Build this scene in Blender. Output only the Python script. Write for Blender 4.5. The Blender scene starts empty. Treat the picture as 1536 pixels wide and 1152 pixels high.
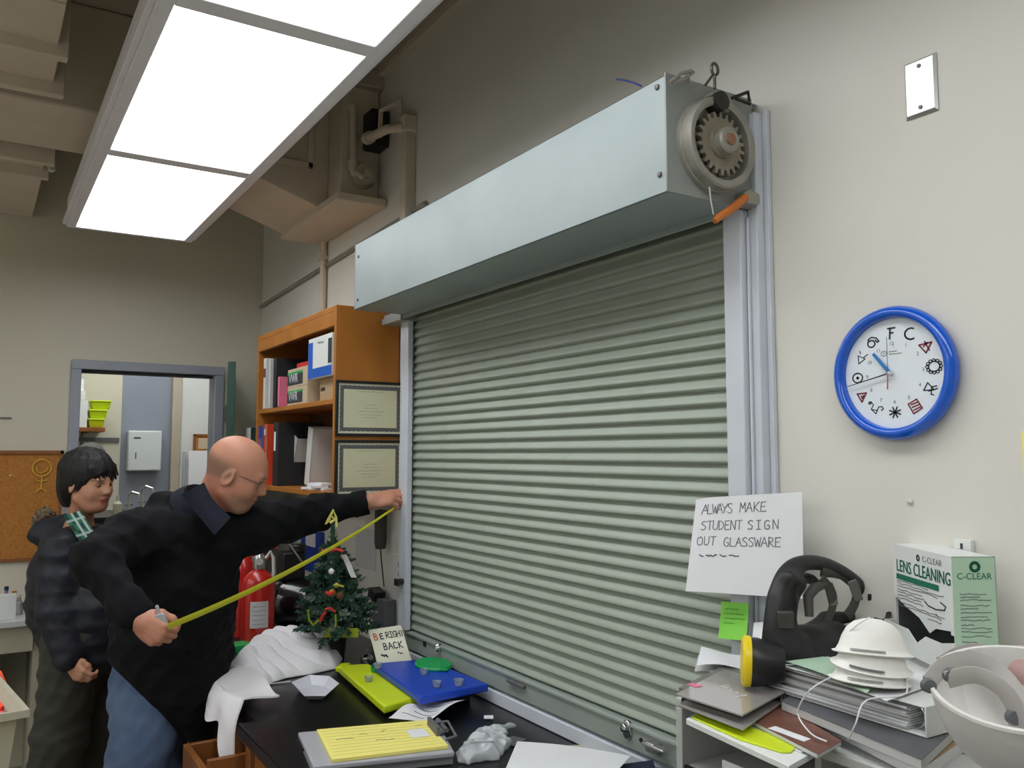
import bpy, math, random
import numpy as np
from mathutils import Matrix, Vector
random.seed(7); rng = np.random.default_rng(7)
sc = bpy.context.scene
COL = sc.collection
R = math.radians

# ------------------------------------------------------------------ camera, world, exposure
FPX = 1270.0                       # focal length in pixels of the 1536-wide frame
YAW, PITCH = R(32.3), R(4.68)
CAM = Vector((-1.55, 0.0, 1.70))
cd = bpy.data.cameras.new('camera'); cam = bpy.data.objects.new('camera', cd); COL.objects.link(cam)
cam.location = CAM; cam.rotation_euler = (R(90) + PITCH, 0, -YAW)
cd.sensor_width = 36.0; cd.lens = FPX / 1536 * 36.0; cd.clip_start = 0.02
sc.camera = cam
w = bpy.data.worlds.new('world'); sc.world = w; w.use_nodes = True
w.node_tree.nodes['Background'].inputs[0].default_value = (0.60, 0.62, 0.60, 1)
w.node_tree.nodes['Background'].inputs[1].default_value = 0.15
vs = sc.view_settings
vs.view_transform = 'Standard'; vs.look = 'None'; vs.gamma = 1.0; vs.use_curve_mapping = False
vs.exposure = 0.52
LIGHT_STRENGTH = 3.6               # glow of the diffusers of the hanging ceiling fixtures

FW = Vector((math.sin(YAW) * math.cos(PITCH), math.cos(YAW) * math.cos(PITCH), math.sin(PITCH)))
RT = Vector((math.cos(YAW), -math.sin(YAW), 0)); UP = RT.cross(FW)
def ray(u, v): return FW + RT * ((u - 768) / FPX) - UP * ((v - 576) / FPX)
def P(u, v, d): return CAM + ray(u, v) * d                       # point at depth d
def on(u, v, ax, val):
    r = ray(u, v); return CAM + r * ((val - CAM[ax]) / r[ax])
def PX(u, v, x): return on(u, v, 0, x)
def PY(u, v, y): return on(u, v, 1, y)
def PZ(u, v, z): return on(u, v, 2, z)
def V(*a): return Vector(a)

# ------------------------------------------------------------------ materials
def lin(c): return tuple((x / 255 / 12.92) if x / 255 <= .04045 else ((x / 255 + .055) / 1.055) ** 2.4 for x in c) + (1,)
MATS = {}
def mat(name, rgb, rough=.6, metal=0, var=.06, scale=12, bump=0, bscale=60, coat=0, trans=0, emit=0, spec=.5, rgb2=None, stretch=None, alpha=1, sheen=0):
    m = bpy.data.materials.new(name); m.use_nodes = True; nt = m.node_tree; n = nt.nodes; l = nt.links
    b = n['Principled BSDF']; MATS[name] = m
    c = lin(rgb)
    tc = n.new('ShaderNodeTexCoord'); mp = n.new('ShaderNodeMapping'); l.new(tc.outputs['Object'], mp.inputs[0])
    if stretch: mp.inputs['Scale'].default_value = stretch
    if var or rgb2:
        nz = n.new('ShaderNodeTexNoise'); nz.inputs['Scale'].default_value = scale; nz.inputs['Detail'].default_value = 5
        l.new(mp.outputs[0], nz.inputs['Vector'])
        r = n.new('ShaderNodeValToRGB'); l.new(nz.outputs['Fac'], r.inputs[0])
        e = r.color_ramp.elements; e[0].position = .3; e[1].position = .7
        if rgb2: e[0].color = lin(rgb2); e[1].color = c
        else:
            e[0].color = tuple(x * (1 - var) for x in c[:3]) + (1,); e[1].color = tuple(min(1, x * (1 + var)) for x in c[:3]) + (1,)
        l.new(r.outputs[0], b.inputs['Base Color'])
    else: b.inputs['Base Color'].default_value = c
    b.inputs['Roughness'].default_value = rough; b.inputs['Metallic'].default_value = metal
    b.inputs['Specular IOR Level'].default_value = spec
    b.inputs['Coat Weight'].default_value = coat; b.inputs['Coat Roughness'].default_value = .08
    b.inputs['Transmission Weight'].default_value = trans
    b.inputs['Alpha'].default_value = alpha
    b.inputs['Sheen Weight'].default_value = sheen
    if bump:
        nb = n.new('ShaderNodeTexNoise'); nb.inputs['Scale'].default_value = bscale; nb.inputs['Detail'].default_value = 4
        l.new(mp.outputs[0], nb.inputs['Vector'])
        bp = n.new('ShaderNodeBump'); bp.inputs['Strength'].default_value = bump; bp.inputs['Distance'].default_value = .01
        l.new(nb.outputs['Fac'], bp.inputs['Height']); l.new(bp.outputs[0], b.inputs['Normal'])
    if emit:
        b.inputs['Emission Color'].default_value = c; b.inputs['Emission Strength'].default_value = emit
    return m
def vmat(name, rough=.55, bump=0, bscale=80, sub=0):
    """colour read from the mesh's own colour attribute (skin tones, plaid)"""
    m = bpy.data.materials.new(name); m.use_nodes = True; n = m.node_tree.nodes; l = m.node_tree.links
    b = n['Principled BSDF']; a = n.new('ShaderNodeAttribute'); a.attribute_name = 'tint'
    l.new(a.outputs['Color'], b.inputs['Base Color']); b.inputs['Roughness'].default_value = rough
    if sub: b.inputs['Subsurface Weight'].default_value = sub; b.inputs['Subsurface Radius'].default_value = (.008, .003, .0015)
    if bump:
        nb = n.new('ShaderNodeTexNoise'); nb.inputs['Scale'].default_value = bscale
        bp = n.new('ShaderNodeBump'); bp.inputs['Strength'].default_value = bump; bp.inputs['Distance'].default_value = .004
        l.new(nb.outputs['Fac'], bp.inputs['Height']); l.new(bp.outputs[0], b.inputs['Normal'])
    MATS[name] = m; return m

# ------------------------------------------------------------------ mesh builder
class MB:
    def __init__(s): s.v = []; s.f = []
    def add(s, vs_, fs):
        o = len(s.v); s.v += [tuple(p) for p in vs_]; s.f += [tuple(i + o for i in f) for f in fs]; return s
    def hexa(s, p):   # 8 points: bottom ring 0-3, top ring 4-7
        return s.add(p, [(3, 2, 1, 0), (4, 5, 6, 7), (0, 1, 5, 4), (1, 2, 6, 5), (2, 3, 7, 6), (3, 0, 4, 7)])
    def box(s, a, b, M=None):
        x0, y0, z0 = [min(a[i], b[i]) for i in range(3)]; x1, y1, z1 = [max(a[i], b[i]) for i in range(3)]
        p = [V(x0, y0, z0), V(x1, y0, z0), V(x1, y1, z0), V(x0, y1, z0), V(x0, y0, z1), V(x1, y0, z1), V(x1, y1, z1), V(x0, y1, z1)]
        if M: p = [M @ q for q in p]
        return s.hexa(p)
    def ring_loft(s, rings, closed=True, cap=True):
        n = len(rings[0]); vs_ = [p for r in rings for p in r]; fs = []
        for i in range(len(rings) - 1):
            for j in range(n if closed else n - 1):
                k = (j + 1) % n; fs.append((i * n + j, i * n + k, (i + 1) * n + k, (i + 1) * n + j))
        if cap: fs.append(tuple(range(n - 1, -1, -1))); fs.append(tuple((len(rings) - 1) * n + j for j in range(n)))
        return s.add(vs_, fs)
    def tube(s, pts, r, n=10, cap=True, flat=1.0, up=None):
        pts = [V(*p) for p in pts]; m = len(pts); rings = []
        rr = r if isinstance(r, (list, tuple)) else [r] * m
        prev = None
        for i in range(m):
            t = (pts[min(i + 1, m - 1)] - pts[max(i - 1, 0)])
            if t.length < 1e-9: t = V(0, 0, 1)
            t.normalize()
            if prev is None:
                a = V(*up) if up else (V(0, 0, 1) if abs(t.z) < .9 else V(1, 0, 0))
            else: a = prev
            x = (a - t * a.dot(t))
            if x.length < 1e-6: x = t.orthogonal()
            x.normalize(); y = t.cross(x); prev = x
            rings.append([pts[i] + x * (rr[i] * flat * math.cos(2 * math.pi * j / n)) + y * (rr[i] * math.sin(2 * math.pi * j / n)) for j in range(n)])
        return s.ring_loft(rings, True, cap)
    def cyl(s, a, b, r, r2=None, n=20): return s.tube([a, b], [r, r if r2 is None else r2], n)
    def lathe(s, prof, M=None, n=32, cap=False, sy=1.0):
        """prof: list of (radius, height) turned about local z"""
        M = M or Matrix(); rings = []
        for r, h in prof:
            rings.append([M @ V(max(r, 1e-5) * math.cos(2 * math.pi * j / n), sy * max(r, 1e-5) * math.sin(2 * math.pi * j / n), h) for j in range(n)])
        return s.ring_loft(rings, True, cap)
    def prism(s, poly, M, t):
        """poly: 2d outline in local xy, extruded 0..t along local z"""
        n = len(poly); a = [M @ V(x, y, 0) for x, y in poly]; b = [M @ V(x, y, t) for x, y in poly]
        return s.add(a + b, [tuple(range(n - 1, -1, -1)), tuple(range(n, 2 * n))] + [(i, (i + 1) % n, n + (i + 1) % n, n + i) for i in range(n)])
    def stroke(s, pts, wd, M, t=.0006, S=None):
        """flat pen stroke: one thin slab per segment; S maps (x,y,h) to space instead of M"""
        f = S or (lambda x, y, h: M @ V(x, y, h))
        for (x0, y0), (x1, y1) in zip(pts[:-1], pts[1:]):
            dx, dy = x1 - x0, y1 - y0; L = math.hypot(dx, dy)
            if L < 1e-9: continue
            dx /= L; dy /= L; nx, ny = -dy * wd / 2, dx * wd / 2; ex, ey = dx * wd * .35, dy * wd * .35
            q = [(x0 - ex - nx, y0 - ey - ny), (x1 + ex - nx, y1 + ey - ny), (x1 + ex + nx, y1 + ey + ny), (x0 - ex + nx, y0 - ey + ny)]
            s.hexa([f(x, y, 0) for x, y in q] + [f(x, y, t) for x, y in q])
        return s
    def sheet(s, S, nu, nv, th=.0004):
        """thin bent sheet: S(a,b) -> point, a,b in 0..1"""
        g = [[S(i / nu, j / nv) for i in range(nu + 1)] for j in range(nv + 1)]
        top = []; bot = []
        for j in range(nv + 1):
            for i in range(nu + 1):
                du = g[j][min(i + 1, nu)] - g[j][max(i - 1, 0)]; dv = g[min(j + 1, nv)][i] - g[max(j - 1, 0)][i]
                nn = du.cross(dv); nn.normalize() if nn.length > 1e-12 else None
                top.append(g[j][i] + nn * th / 2); bot.append(g[j][i] - nn * th / 2)
        W = nu + 1; N = len(top); fs = []
        for j in range(nv):
            for i in range(nu):
                a = j * W + i; fs.append((a, a + 1, a + W + 1, a + W)); fs.append((N + a, N + a + W, N + a + W + 1, N + a + 1))
        bd = [i for i in range(nu)] + [j * W + nu for j in range(nv)] + [nv * W + i for i in range(nu, 0, -1)] + [j * W for j in range(nv, 0, -1)]
        for k in range(len(bd)):
            a, b = bd[k], bd[(k + 1) % len(bd)]; fs.append((a, N + a, N + b, b))
        return s.add(top + bot, fs)
    def text(s, body, size, M, t=.0006, align='LEFT', S=None, xs=1.0, shear=0):
        c = bpy.data.curves.new('lettering', 'FONT'); c.body = body; c.size = size; c.align_x = align; c.extrude = 0; c.resolution_u = 3; c.shear = shear
        o = bpy.data.objects.new('lettering', c); me = bpy.data.meshes.new_from_object(o)
        vs_ = [(v.co.x * xs, v.co.y) for v in me.vertices]; fs = [tuple(p.vertices) for p in me.polygons]
        f = S or (lambda x, y, h: M @ V(x, y, h))
        s.add([f(x, y, t) for x, y in vs_], fs)
        bpy.data.objects.remove(o); bpy.data.curves.remove(c); bpy.data.meshes.remove(me); return s

ORG = {}
def obj(name, mb, m, parent=None, label=None, cat=None, group=None, kind=None, bevel=0, seg=2, smooth=35, sub=0, base=None):
    if isinstance(mb, MB): vs_, fs = mb.v, mb.f
    else: vs_, fs = mb
    A = np.array(vs_, dtype=float); lo, hi = A.min(0), A.max(0); c = (lo + hi) / 2
    if parent is None: c[2] = lo[2]
    if base is not None: c = np.array(base)
    me = bpy.data.meshes.new(name); me.from_pydata((A - c).tolist(), [], fs); me.validate(); me.update()
    o = bpy.data.objects.new(name, me); COL.objects.link(o)
    if m is not None: me.materials.append(MATS[m] if isinstance(m, str) else m)
    ORG[o.name] = V(*c)
    if parent is not None: o.parent = parent; o.location = ORG[o.name] - ORG[parent.name]
    else: o.location = ORG[o.name]
    if smooth is not None:
        me.shade_smooth(); me.set_sharp_from_angle(angle=R(smooth))
    if bevel:
        bm = o.modifiers.new('bevel', 'BEVEL'); bm.width = bevel; bm.segments = seg; bm.limit_method = 'ANGLE'; bm.angle_limit = R(40)
    if sub:
        sm = o.modifiers.new('subdivision', 'SUBSURF'); sm.levels = sub; sm.render_levels = sub
    tag(o, label, cat, group, kind); return o
def tag(o, label=None, cat=None, group=None, kind=None):
    if label: o['label'] = label
    if cat: o['category'] = cat
    if group: o['group'] = group
    if kind: o['kind'] = kind
def empty(name, loc, label=None, cat=None, group=None, kind=None):
    o = bpy.data.objects.new(name, None); COL.objects.link(o); o.location = loc; o.empty_display_size = .05
    ORG[o.name] = V(*loc); tag(o, label, cat, group, kind); return o
def dup(o, off, parent=None):
    c = o.copy(); COL.objects.link(c); ORG[c.name] = ORG[o.name] + V(*off)
    c.location = ORG[c.name] - (ORG[parent.name] if parent else V(0, 0, 0)); c.parent = parent
    for k in list(c.keys()):
        if parent is not None: del c[k]
    return c
def dup_tree(o, off, label=None):
    c = dup(o, off)
    if label: c['label'] = label
    for ch in list(o.children):
        k = ch.copy(); COL.objects.link(k); k.parent = c; ORG[k.name] = ORG[ch.name] + V(*off)
        for g in list(ch.children):
            q = g.copy(); COL.objects.link(q); q.parent = k; ORG[q.name] = ORG[g.name] + V(*off)
    return c
def frame(o, x, y=None, z=None):
    """matrix with origin o and axes x, y (z = x cross y)"""
    x = V(*x).normalized(); y = V(*y); y = (y - x * y.dot(x)).normalized(); z = x.cross(y)
    return Matrix(((x.x, y.x, z.x, o[0]), (x.y, y.y, z.y, o[1]), (x.z, y.z, z.z, o[2]), (0, 0, 0, 1)))
def wallM(p): return frame(p, (0, -1, 0), (0, 0, 1))       # on the right-hand wall, facing the room
def farM(p): return frame(p, (1, 0, 0), (0, 0, 1))         # on a wall facing the camera (z points to -Y)
def S4(a, b, c, d, f=None):
    """bilinear patch, a = s0t0, b = s1t0, c = s1t1, d = s0t1; f adds an offset"""
    def S(s, t):
        p = (a * (1 - s) + b * s) * (1 - t) + (d * (1 - s) + c * s) * t
        return p + f(s, t) if f else p
    return S
def inkmap(S, w, h, off=.0006):
    def T(x, y, hh):
        s, t = x / w, y / h; p = S(s, t); e = .01
        n = (S(min(s + e, 1), t) - S(max(s - e, 0), t)).cross(S(s, min(t + e, 1)) - S(s, max(t - e, 0))).normalized()
        return p + n * (off + hh)
    return T
def circ(r, n=24, a0=0, a1=360, cx=0, cy=0, ry=None):
    return [(cx + r * math.cos(R(a0 + (a1 - a0) * i / n)), cy + (ry or r) * math.sin(R(a0 + (a1 - a0) * i / n))) for i in range(n + 1)]
def rrect(w_, h_, r, n=4, cx=0, cy=0):
    o = []
    for sx, sy, a in ((1, 1, 0), (-1, 1, 90), (-1, -1, 180), (1, -1, 270)):
        for k in range(n + 1):
            t = R(a + 90 * k / n); o.append((cx + sx * (w_ / 2 - r) + r * math.cos(t), cy + sy * (h_ / 2 - r) + r * math.sin(t)))
    return o
# stroke letters on a 0.7 x 1 cell
LET = {'A': [[(0, 0), (.35, 1), (.7, 0)], [(.14, .4), (.56, .4)]], 'L': [[(.08, 1), (.05, 0), (.6, .03)]], 'W': [[(0, 1), (.18, 0), (.36, .75), (.52, 0), (.72, 1)]],
 'Y': [[(0, 1), (.33, .5)], [(.68, 1), (.3, .45), (.25, 0)]], 'S': [[(.62, .88), (.4, 1), (.15, .9), (.1, .7), (.35, .53), (.6, .35), (.55, .1), (.3, 0), (.05, .12)]],
 'M': [[(.02, 0), (.1, 1), (.36, .4), (.62, 1), (.7, 0)]], 'K': [[(.08, 1), (.06, 0)], [(.65, 1), (.1, .45), (.66, 0)]], 'E': [[(.62, 1), (.08, .97), (.06, 0), (.62, .02)], [(.08, .5), (.52, .54)]],
 'T': [[(0, .97), (.7, 1)], [(.36, .98), (.33, 0)]], 'U': [[(.05, 1), (.06, .2), (.25, 0), (.5, .06), (.62, .3), (.63, 1)]], 'D': [[(.08, 1), (.08, 0), (.4, .06), (.62, .35), (.58, .72), (.35, .96), (.08, 1)]],
 'N': [[(.05, 0), (.08, 1), (.6, .02), (.64, 1)]], 'I': [[(.1, 1), (.6, 1)], [(.35, 1), (.35, 0)], [(.1, 0), (.6, 0)]], 'G': [[(.62, .85), (.4, 1), (.14, .85), (.05, .5), (.15, .1), (.4, 0), (.62, .12), (.62, .42), (.38, .42)]],
 'O': [[(.36, 1), (.1, .85), (.03, .5), (.12, .12), (.36, 0), (.6, .14), (.67, .5), (.58, .86), (.36, 1)]], 'R': [[(.08, 0), (.08, 1), (.45, .98), (.6, .8), (.5, .58), (.1, .5), (.64, 0)]],
 'B': [[(.08, 0), (.08, 1), (.45, .95), (.55, .75), (.4, .55), (.1, .52), (.5, .48), (.62, .25), (.48, .04), (.08, 0)]], 'C': [[(.62, .85), (.4, 1), (.14, .85), (.05, .5), (.15, .1), (.4, 0), (.62, .14)]],
 'H': [[(.08, 1), (.06, 0)], [(.62, 1), (.62, 0)], [(.07, .5), (.62, .52)]], 'V': [[(0, 1), (.34, 0), (.68, 1)]], 'F': [[(.6, 1), (.08, .98), (.07, 0)], [(.08, .52), (.48, .54)]]}
def write(mb, txt, x, y, h, wd, M=None, S=None, adv=.95, jit=.04, t=.0004):
    for ch in txt:
        if ch in LET:
            for st in LET[ch]:
                mb.stroke([(x + (px + random.uniform(-jit, jit)) * h * .9, y + (py + random.uniform(-jit, jit)) * h) for px, py in st], wd, M, t, S)
        x += h * adv * (.75 if ch == ' ' else .92)
    return x
def scrawl(mb, x, y, L, h, wd, M=None, S=None, t=.0004, n=None):
    n = n or max(3, int(L / h * 1.6)); pts = [(x + L * i / n, y + random.uniform(0, h)) for i in range(n + 1)]
    mb.stroke(pts, wd, M, t, S)

def crom(pts, n=6):
    """smooth (Catmull-Rom) resampling of a polyline of points or numbers"""
    o = []
    for k in range(len(pts) - 1):
        p0, p1, p2, p3 = pts[max(k - 1, 0)], pts[k], pts[k + 1], pts[min(k + 2, len(pts) - 1)]
        for i in range(n):
            t = i / n; o.append(((p1 * 2) + (p2 - p0) * t + (p0 * 2 - p1 * 5 + p2 * 4 - p3) * (t * t) + (p1 * 3 - p0 - p2 * 3 + p3) * t ** 3) * .5)
    return o + [pts[-1]]
# ------------------------------------------------------------------ palette
mat('wall_paint', (220, 218, 208), .55, var=.02, scale=3, bump=.04, bscale=90)
mat('far_paint', (206, 201, 182), .6, var=.02, scale=2, bump=.04, bscale=90)
mat('ceiling_concrete', (176, 166, 148), .9, var=.08, scale=4, bump=.2, bscale=25)
mat('duct_paint', (206, 194, 174), .7, var=.05, scale=5, bump=.05, bscale=40)
mat('floor_vinyl', (160, 156, 146), .4, var=.07, scale=9)
mat('rubber_base', (52, 50, 48), .6)
mat('door_frame', (150, 156, 166), .45, var=.04, scale=6)
mat('grey_wall', (140, 146, 158), .6, var=.05, scale=3)
mat('green_door', (34, 74, 60), .45, var=.12, scale=8)
mat('white_paint', (208, 210, 206), .5, var=.03, scale=4)
mat('diffuser', (250, 252, 255), .5, var=0, emit=LIGHT_STRENGTH)
mat('fixture_white', (232, 230, 234), .45, var=.03)
mat('slat_paint', (158, 168, 154), .42, var=.05, scale=7, bump=.05, bscale=30)
mat('bar_paint', (150, 160, 152), .4, var=.05, scale=6)
mat('galvanised', (156, 168, 168), .45, .25, var=.06, scale=5, bump=.02, bscale=18)
mat('galv_plain', (150, 154, 150), .5, .25, var=.08, scale=9)
mat('frame_steel', (206, 212, 220), .45, 0, var=.04, scale=6)
mat('cast_iron', (150, 148, 138), .5, .3, var=.12, scale=22, bump=.1)
mat('cast_dark', (46, 44, 40), .6, .2, var=.15, scale=20)
mat('gear_iron', (138, 130, 114), .55, .25, var=.15, scale=25, bump=.15)
mat('brass_end', (150, 110, 84), .5, .4)
mat('bolt', (110, 108, 100), .4, .8)
mat('chrome', (210, 212, 214), .16, 1, var=.02)
mat('stainless', (196, 197, 195), .3, .85, var=.04, scale=3, stretch=(1, 1, 12))
mat('orange_plastic', (196, 112, 44), .5)
mat('blue_wire', (60, 78, 150), .5)
mat('black_plastic', (24, 24, 26), .4, var=.1)
mat('black_rubber', (26, 26, 27), .5, var=.12, bump=.06, bscale=50)
mat('dark_rubber', (62, 60, 56), .5, var=.12)
mat('clock_blue', (8, 90, 205), .18, var=.02, coat=.5)
mat('clock_face', (228, 236, 240), .4, var=.01, coat=.4)
mat('ink', (42, 50, 56), .7, var=0)
mat('ink_soft', (104, 108, 112), .7, var=0)
mat('ink_red', (124, 40, 58), .7, var=0)
mat('hand_blue', (40, 120, 190), .35, var=0)
mat('red_hand', (176, 70, 88), .4, var=0)
mat('paper', (226, 228, 230), .75, var=.015, scale=8)
mat('paper_grey', (198, 200, 198), .75, var=.03, scale=8)
mat('paper_yellow', (242, 232, 130), .75, var=.02, scale=8)
mat('sticky_green', (140, 222, 84), .7, var=.02)
mat('counter_black', (17, 18, 20), .28, var=.15, scale=14, bump=.015, bscale=30)
mat('cab_wood', (150, 92, 38), .45, scale=6, rgb2=(120, 70, 28), stretch=(1, 1, .12), bump=.03)
mat('shelf_wood', (184, 120, 46), .42, scale=7, rgb2=(160, 98, 32), stretch=(1, 1, .08), bump=.02)
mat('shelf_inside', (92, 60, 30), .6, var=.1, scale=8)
mat('cork', (190, 128, 58), .9, scale=90, rgb2=(160, 104, 44), bump=.3, bscale=200)
mat('cork_frame', (138, 84, 40), .5, var=.1, scale=10)
mat('rope_yellow', (206, 164, 56), .8, var=.1, scale=60)
mat('neon_yellow', (206, 226, 30), .45, var=.03)
mat('neon_dark', (150, 160, 30), .55, var=.05)
mat('rack_blue', (14, 66, 186), .35, var=.05)
mat('rack_green', (20, 160, 84), .4, var=.04)
mat('pink', (226, 120, 150), .5)
mat('clear_plastic', (214, 224, 228), .2, trans=.75, var=.0)
mat('bag_plastic', (226, 232, 236), .28, var=.02, alpha=.58, coat=.4)
mat('cloth_white', (248, 247, 250), .95, var=.01, bump=.06, bscale=160)
mat('boat_white', (222, 224, 234), .4, var=.01)
mat('grey_plastic', (168, 170, 176), .45, var=.03)
mat('grey_dark', (96, 98, 102), .5, var=.05)
mat('red_paint', (186, 30, 24), .3, var=.05, coat=.4)
mat('tree_green', (74, 112, 92), .75, rgb2=(46, 80, 64), scale=40)
mat('tree_pale', (128, 148, 136), .75, var=.2, scale=50)
mat('organizer', (186, 188, 184), .5, var=.03, scale=8)
mat('tape_yellow', (186, 186, 40), .35, var=.03)
mat('cap_grey', (140, 140, 136), .85, var=.05, scale=40)
mat('beige_plastic', (176, 172, 150), .5, var=.03)
mat('neon_orange', (250, 74, 44), .45, var=.06)
mat('navy', (28, 34, 62), .5)
mat('box_white', (224, 228, 224), .55, var=.015)
mat('box_green', (176, 206, 180), .55, var=.02)
mat('print_green', (20, 110, 84), .6, var=0)
mat('cardboard', (176, 148, 112), .8, var=.05, scale=20)
mat('tan_box', (196, 178, 150), .7, var=.03)
mat('vwr_dark', (52, 56, 66), .6, var=0)
mat('blue_print', (24, 92, 190), .5, var=0)
mat('red_book', (196, 44, 36), .45, var=.04)
mat('orange_book', (214, 70, 36), .45, var=.04)
mat('blue_book', (40, 72, 168), .45, var=.04)
mat('lilac_book', (120, 104, 160), .5, var=.04)
mat('dark_book', (34, 36, 40), .45, var=.06)
mat('green_dark_book', (34, 56, 50), .45, var=.06)
mat('white_book', (214, 214, 208), .55, var=.02)
mat('maroon_print', (120, 56, 50), .6, var=0)
mat('cert_mat', (96, 98, 98), .6, var=.12, scale=120, coat=.3)
mat('cert_paper', (214, 214, 178), .6, var=.02, coat=.4)
mat('cert_cream', (226, 226, 204), .6, var=.02, coat=.3)
mat('white_trans', (232, 230, 226), .3, var=.01, trans=.15)
mat('strap_grey', (176, 172, 168), .5, var=.04)
mat('foam_pink', (196, 160, 156), .9, var=.08, bump=.3)
mat('mask_white', (236, 236, 230), .9, var=.015, bump=.08, bscale=200)
mat('dispenser_white', (206, 212, 212), .4, var=.02)
mat('amber', (180, 110, 40), .3)
mat('cd_clear', (190, 186, 182), .08, var=.03, trans=.35, coat=.6)
mat('cd_label', (110, 108, 104), .3, var=.25, scale=14)
mat('brown_print', (118, 78, 64), .4, var=.3, scale=30)
mat('bright_paint', (214, 211, 200), .7, var=.02)
# ------------------------------------------------------------------ the room
CEIL, FARY, LEFTX, BACKY, CTOP = 3.49, 5.52, -5.2, -2.8, .865
def struct(name, mb, m, **k): return obj(name, mb, m, kind='structure', **k)
struct('floor', MB().box((LEFTX, BACKY, -.1), (0, FARY + 2.6, 0)), 'floor_vinyl')
struct('ceiling', MB().box((LEFTX, BACKY, CEIL), (.2, FARY, CEIL + .12)), 'ceiling_concrete')
struct('wall_right', MB().box((0, BACKY, 0), (.2, FARY + .12, CEIL)), 'wall_paint')
struct('wall_left', MB().box((LEFTX - .2, BACKY, 0), (LEFTX, FARY + .12, CEIL)), 'bright_paint')
struct('wall_front', MB().box((LEFTX - .2, BACKY - .2, 0), (.2, BACKY, CEIL)), 'bright_paint')
# far wall with the doorway left open
DX0, DX1, DTOP = -1.045, -.29, 2.19
mb = MB().box((LEFTX, FARY, 0), (DX0, FARY + .12, CEIL)).box((DX1, FARY, 0), (.0, FARY + .12, CEIL)).box((DX0, FARY, DTOP), (DX1, FARY + .12, CEIL))
struct('wall_back', mb, 'far_paint')
bb = MB().box((LEFTX, FARY - .012, 0), (-1.1, FARY, .11)); struct('baseboard_back', bb, 'rubber_base', bevel=.003)
# grey steel door frame
tf = empty('trim_1', (-.67, FARY, 0), 'grey painted steel door frame in the far wall', 'door frame', kind='structure')
obj('jamb', MB().box((DX0 - .055, FARY - .03, 0), (DX0, FARY + .14, DTOP)), 'door_frame', tf, bevel=.004)
obj('jamb', MB().box((DX1, FARY - .03, 0), (DX1 + .055, FARY + .14, DTOP)), 'door_frame', tf, bevel=.004)
obj('door_head', MB().box((DX0 - .055, FARY - .03, DTOP), (DX1 + .055, FARY + .14, DTOP + .055)), 'door_frame', tf, bevel=.004)
obj('door_stop', MB().box((DX0, FARY + .05, DTOP - .016), (DX1, FARY + .08, DTOP)), 'grey_dark', tf)
# green door standing open towards the room, seen edge-on
d1 = empty('door_1', (-.19, FARY - .5, 0), 'dark green door standing open, seen edge on beside the grey frame', 'door', kind='structure')
DM = Matrix.Translation((-.20, FARY - .045, 0)) @ Matrix.Rotation(R(-13.5), 4, 'Z')
obj('door_leaf', MB().box((-.02, -.80, .01), (.02, 0, 2.20), DM), 'green_door', d1, bevel=.003)
for z in (.35, 1.15, 1.95): obj('hinge', MB().cyl((-.225, FARY - .045, z - .05), (-.225, FARY - .045, z + .05), .008), 'bolt', d1)
KM = DM @ frame((-.02, -.73, 1.0), (0, -1, 0), (0, 0, 1))
mb = MB().lathe([(.012, 0), (.012, .03), (.02, .03), (.028, .042), (.025, .06), (.0, .066)], KM, 16)
obj('door_knob', mb, 'stainless', d1)
# pale conduits and rails on the right wall
mb = MB().cyl((-.014, FARY - .02, 2.655), (-.014, 4.33, 2.695), .011, n=10).cyl((-.014, 4.28, 2.695), (-.014, 3.1, 2.735), .011, n=10)
obj('wall_rail', mb, 'cast_iron', label='thin dark horizontal rail running along the wall to the shutter hood', cat='rail')
mb = MB().cyl((-.02, 4.305, 2.30), (-.02, 4.305, 2.86), .018, n=12)
for z in (2.4, 2.74): mb.box((-.042, 4.28, z - .012), (0, 4.33, z + .012))
obj('conduit', mb, 'duct_paint', label='short pale conduit rising from the bookcase to the duct', cat='pipe')
mb = MB().box((-.05, 3.225, 2.5), (0, 3.28, 3.12)).box((-.06, 3.215, 3.08), (0, 3.29, 3.15))
obj('wall_channel', mb, 'duct_paint', label='pale vertical channel on the wall above the shutter hood', cat='channel', bevel=.004)
# air duct in the corner above the bookcase
ad = empty('air_duct', (-.3, 4.05, 2.83), 'beige painted air duct with a slanted underside above the bookcase', 'duct')
XZ = frame((0, 0, 0), (1, 0, 0), (0, 0, 1))                       # local x,y -> X,Z ; extrudes towards -Y
poly = [(-.19, 2.835), (-.52, 2.945), (-.95, 2.945), (-.95, 3.46), (-.19, 3.46)]
obj('slanted_box', MB().prism(poly, Matrix.Translation((0, 4.34, 0)) @ XZ, .56), 'duct_paint', ad, bevel=.004)
obj('wall_box', MB().box((-.19, 3.62, 2.86), (-.003, 4.34, 3.46)), 'duct_paint', ad, bevel=.004)
obj('ledge', MB().box((-.24, 3.52, 2.825), (-.003, 4.36, 2.862)), 'duct_paint', ad, bevel=.004)
pm = MB(); c0 = V(-.4, 3.776, 3.17)
for a, b in (((-.17, -.14), (.13, -.115)), ((-.17, .115), (.13, .14)), ((-.17, -.14), (-.145, .14)), ((.105, -.14), (.13, .14))):
    pm.box((c0.x + a[0], c0.y - .012, c0.z + a[1]), (c0.x + b[0], c0.y, c0.z + b[1]))
obj('access_frame', pm, 'duct_paint', ad, bevel=.002)
pm = MB().tube([(-.14, 3.60, 3.30), (-.14, 3.60, 3.02), (-.14, 3.585, 2.98), (-.10, 3.575, 2.96)], .016, 10).cyl((-.14, 3.60, 3.3), (-.14, 3.62, 3.3), .022).cyl((-.14, 3.6, 3.0), (-.14, 3.6, 3.04), .022)
obj('pipe', pm, 'duct_paint', ad)
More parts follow.
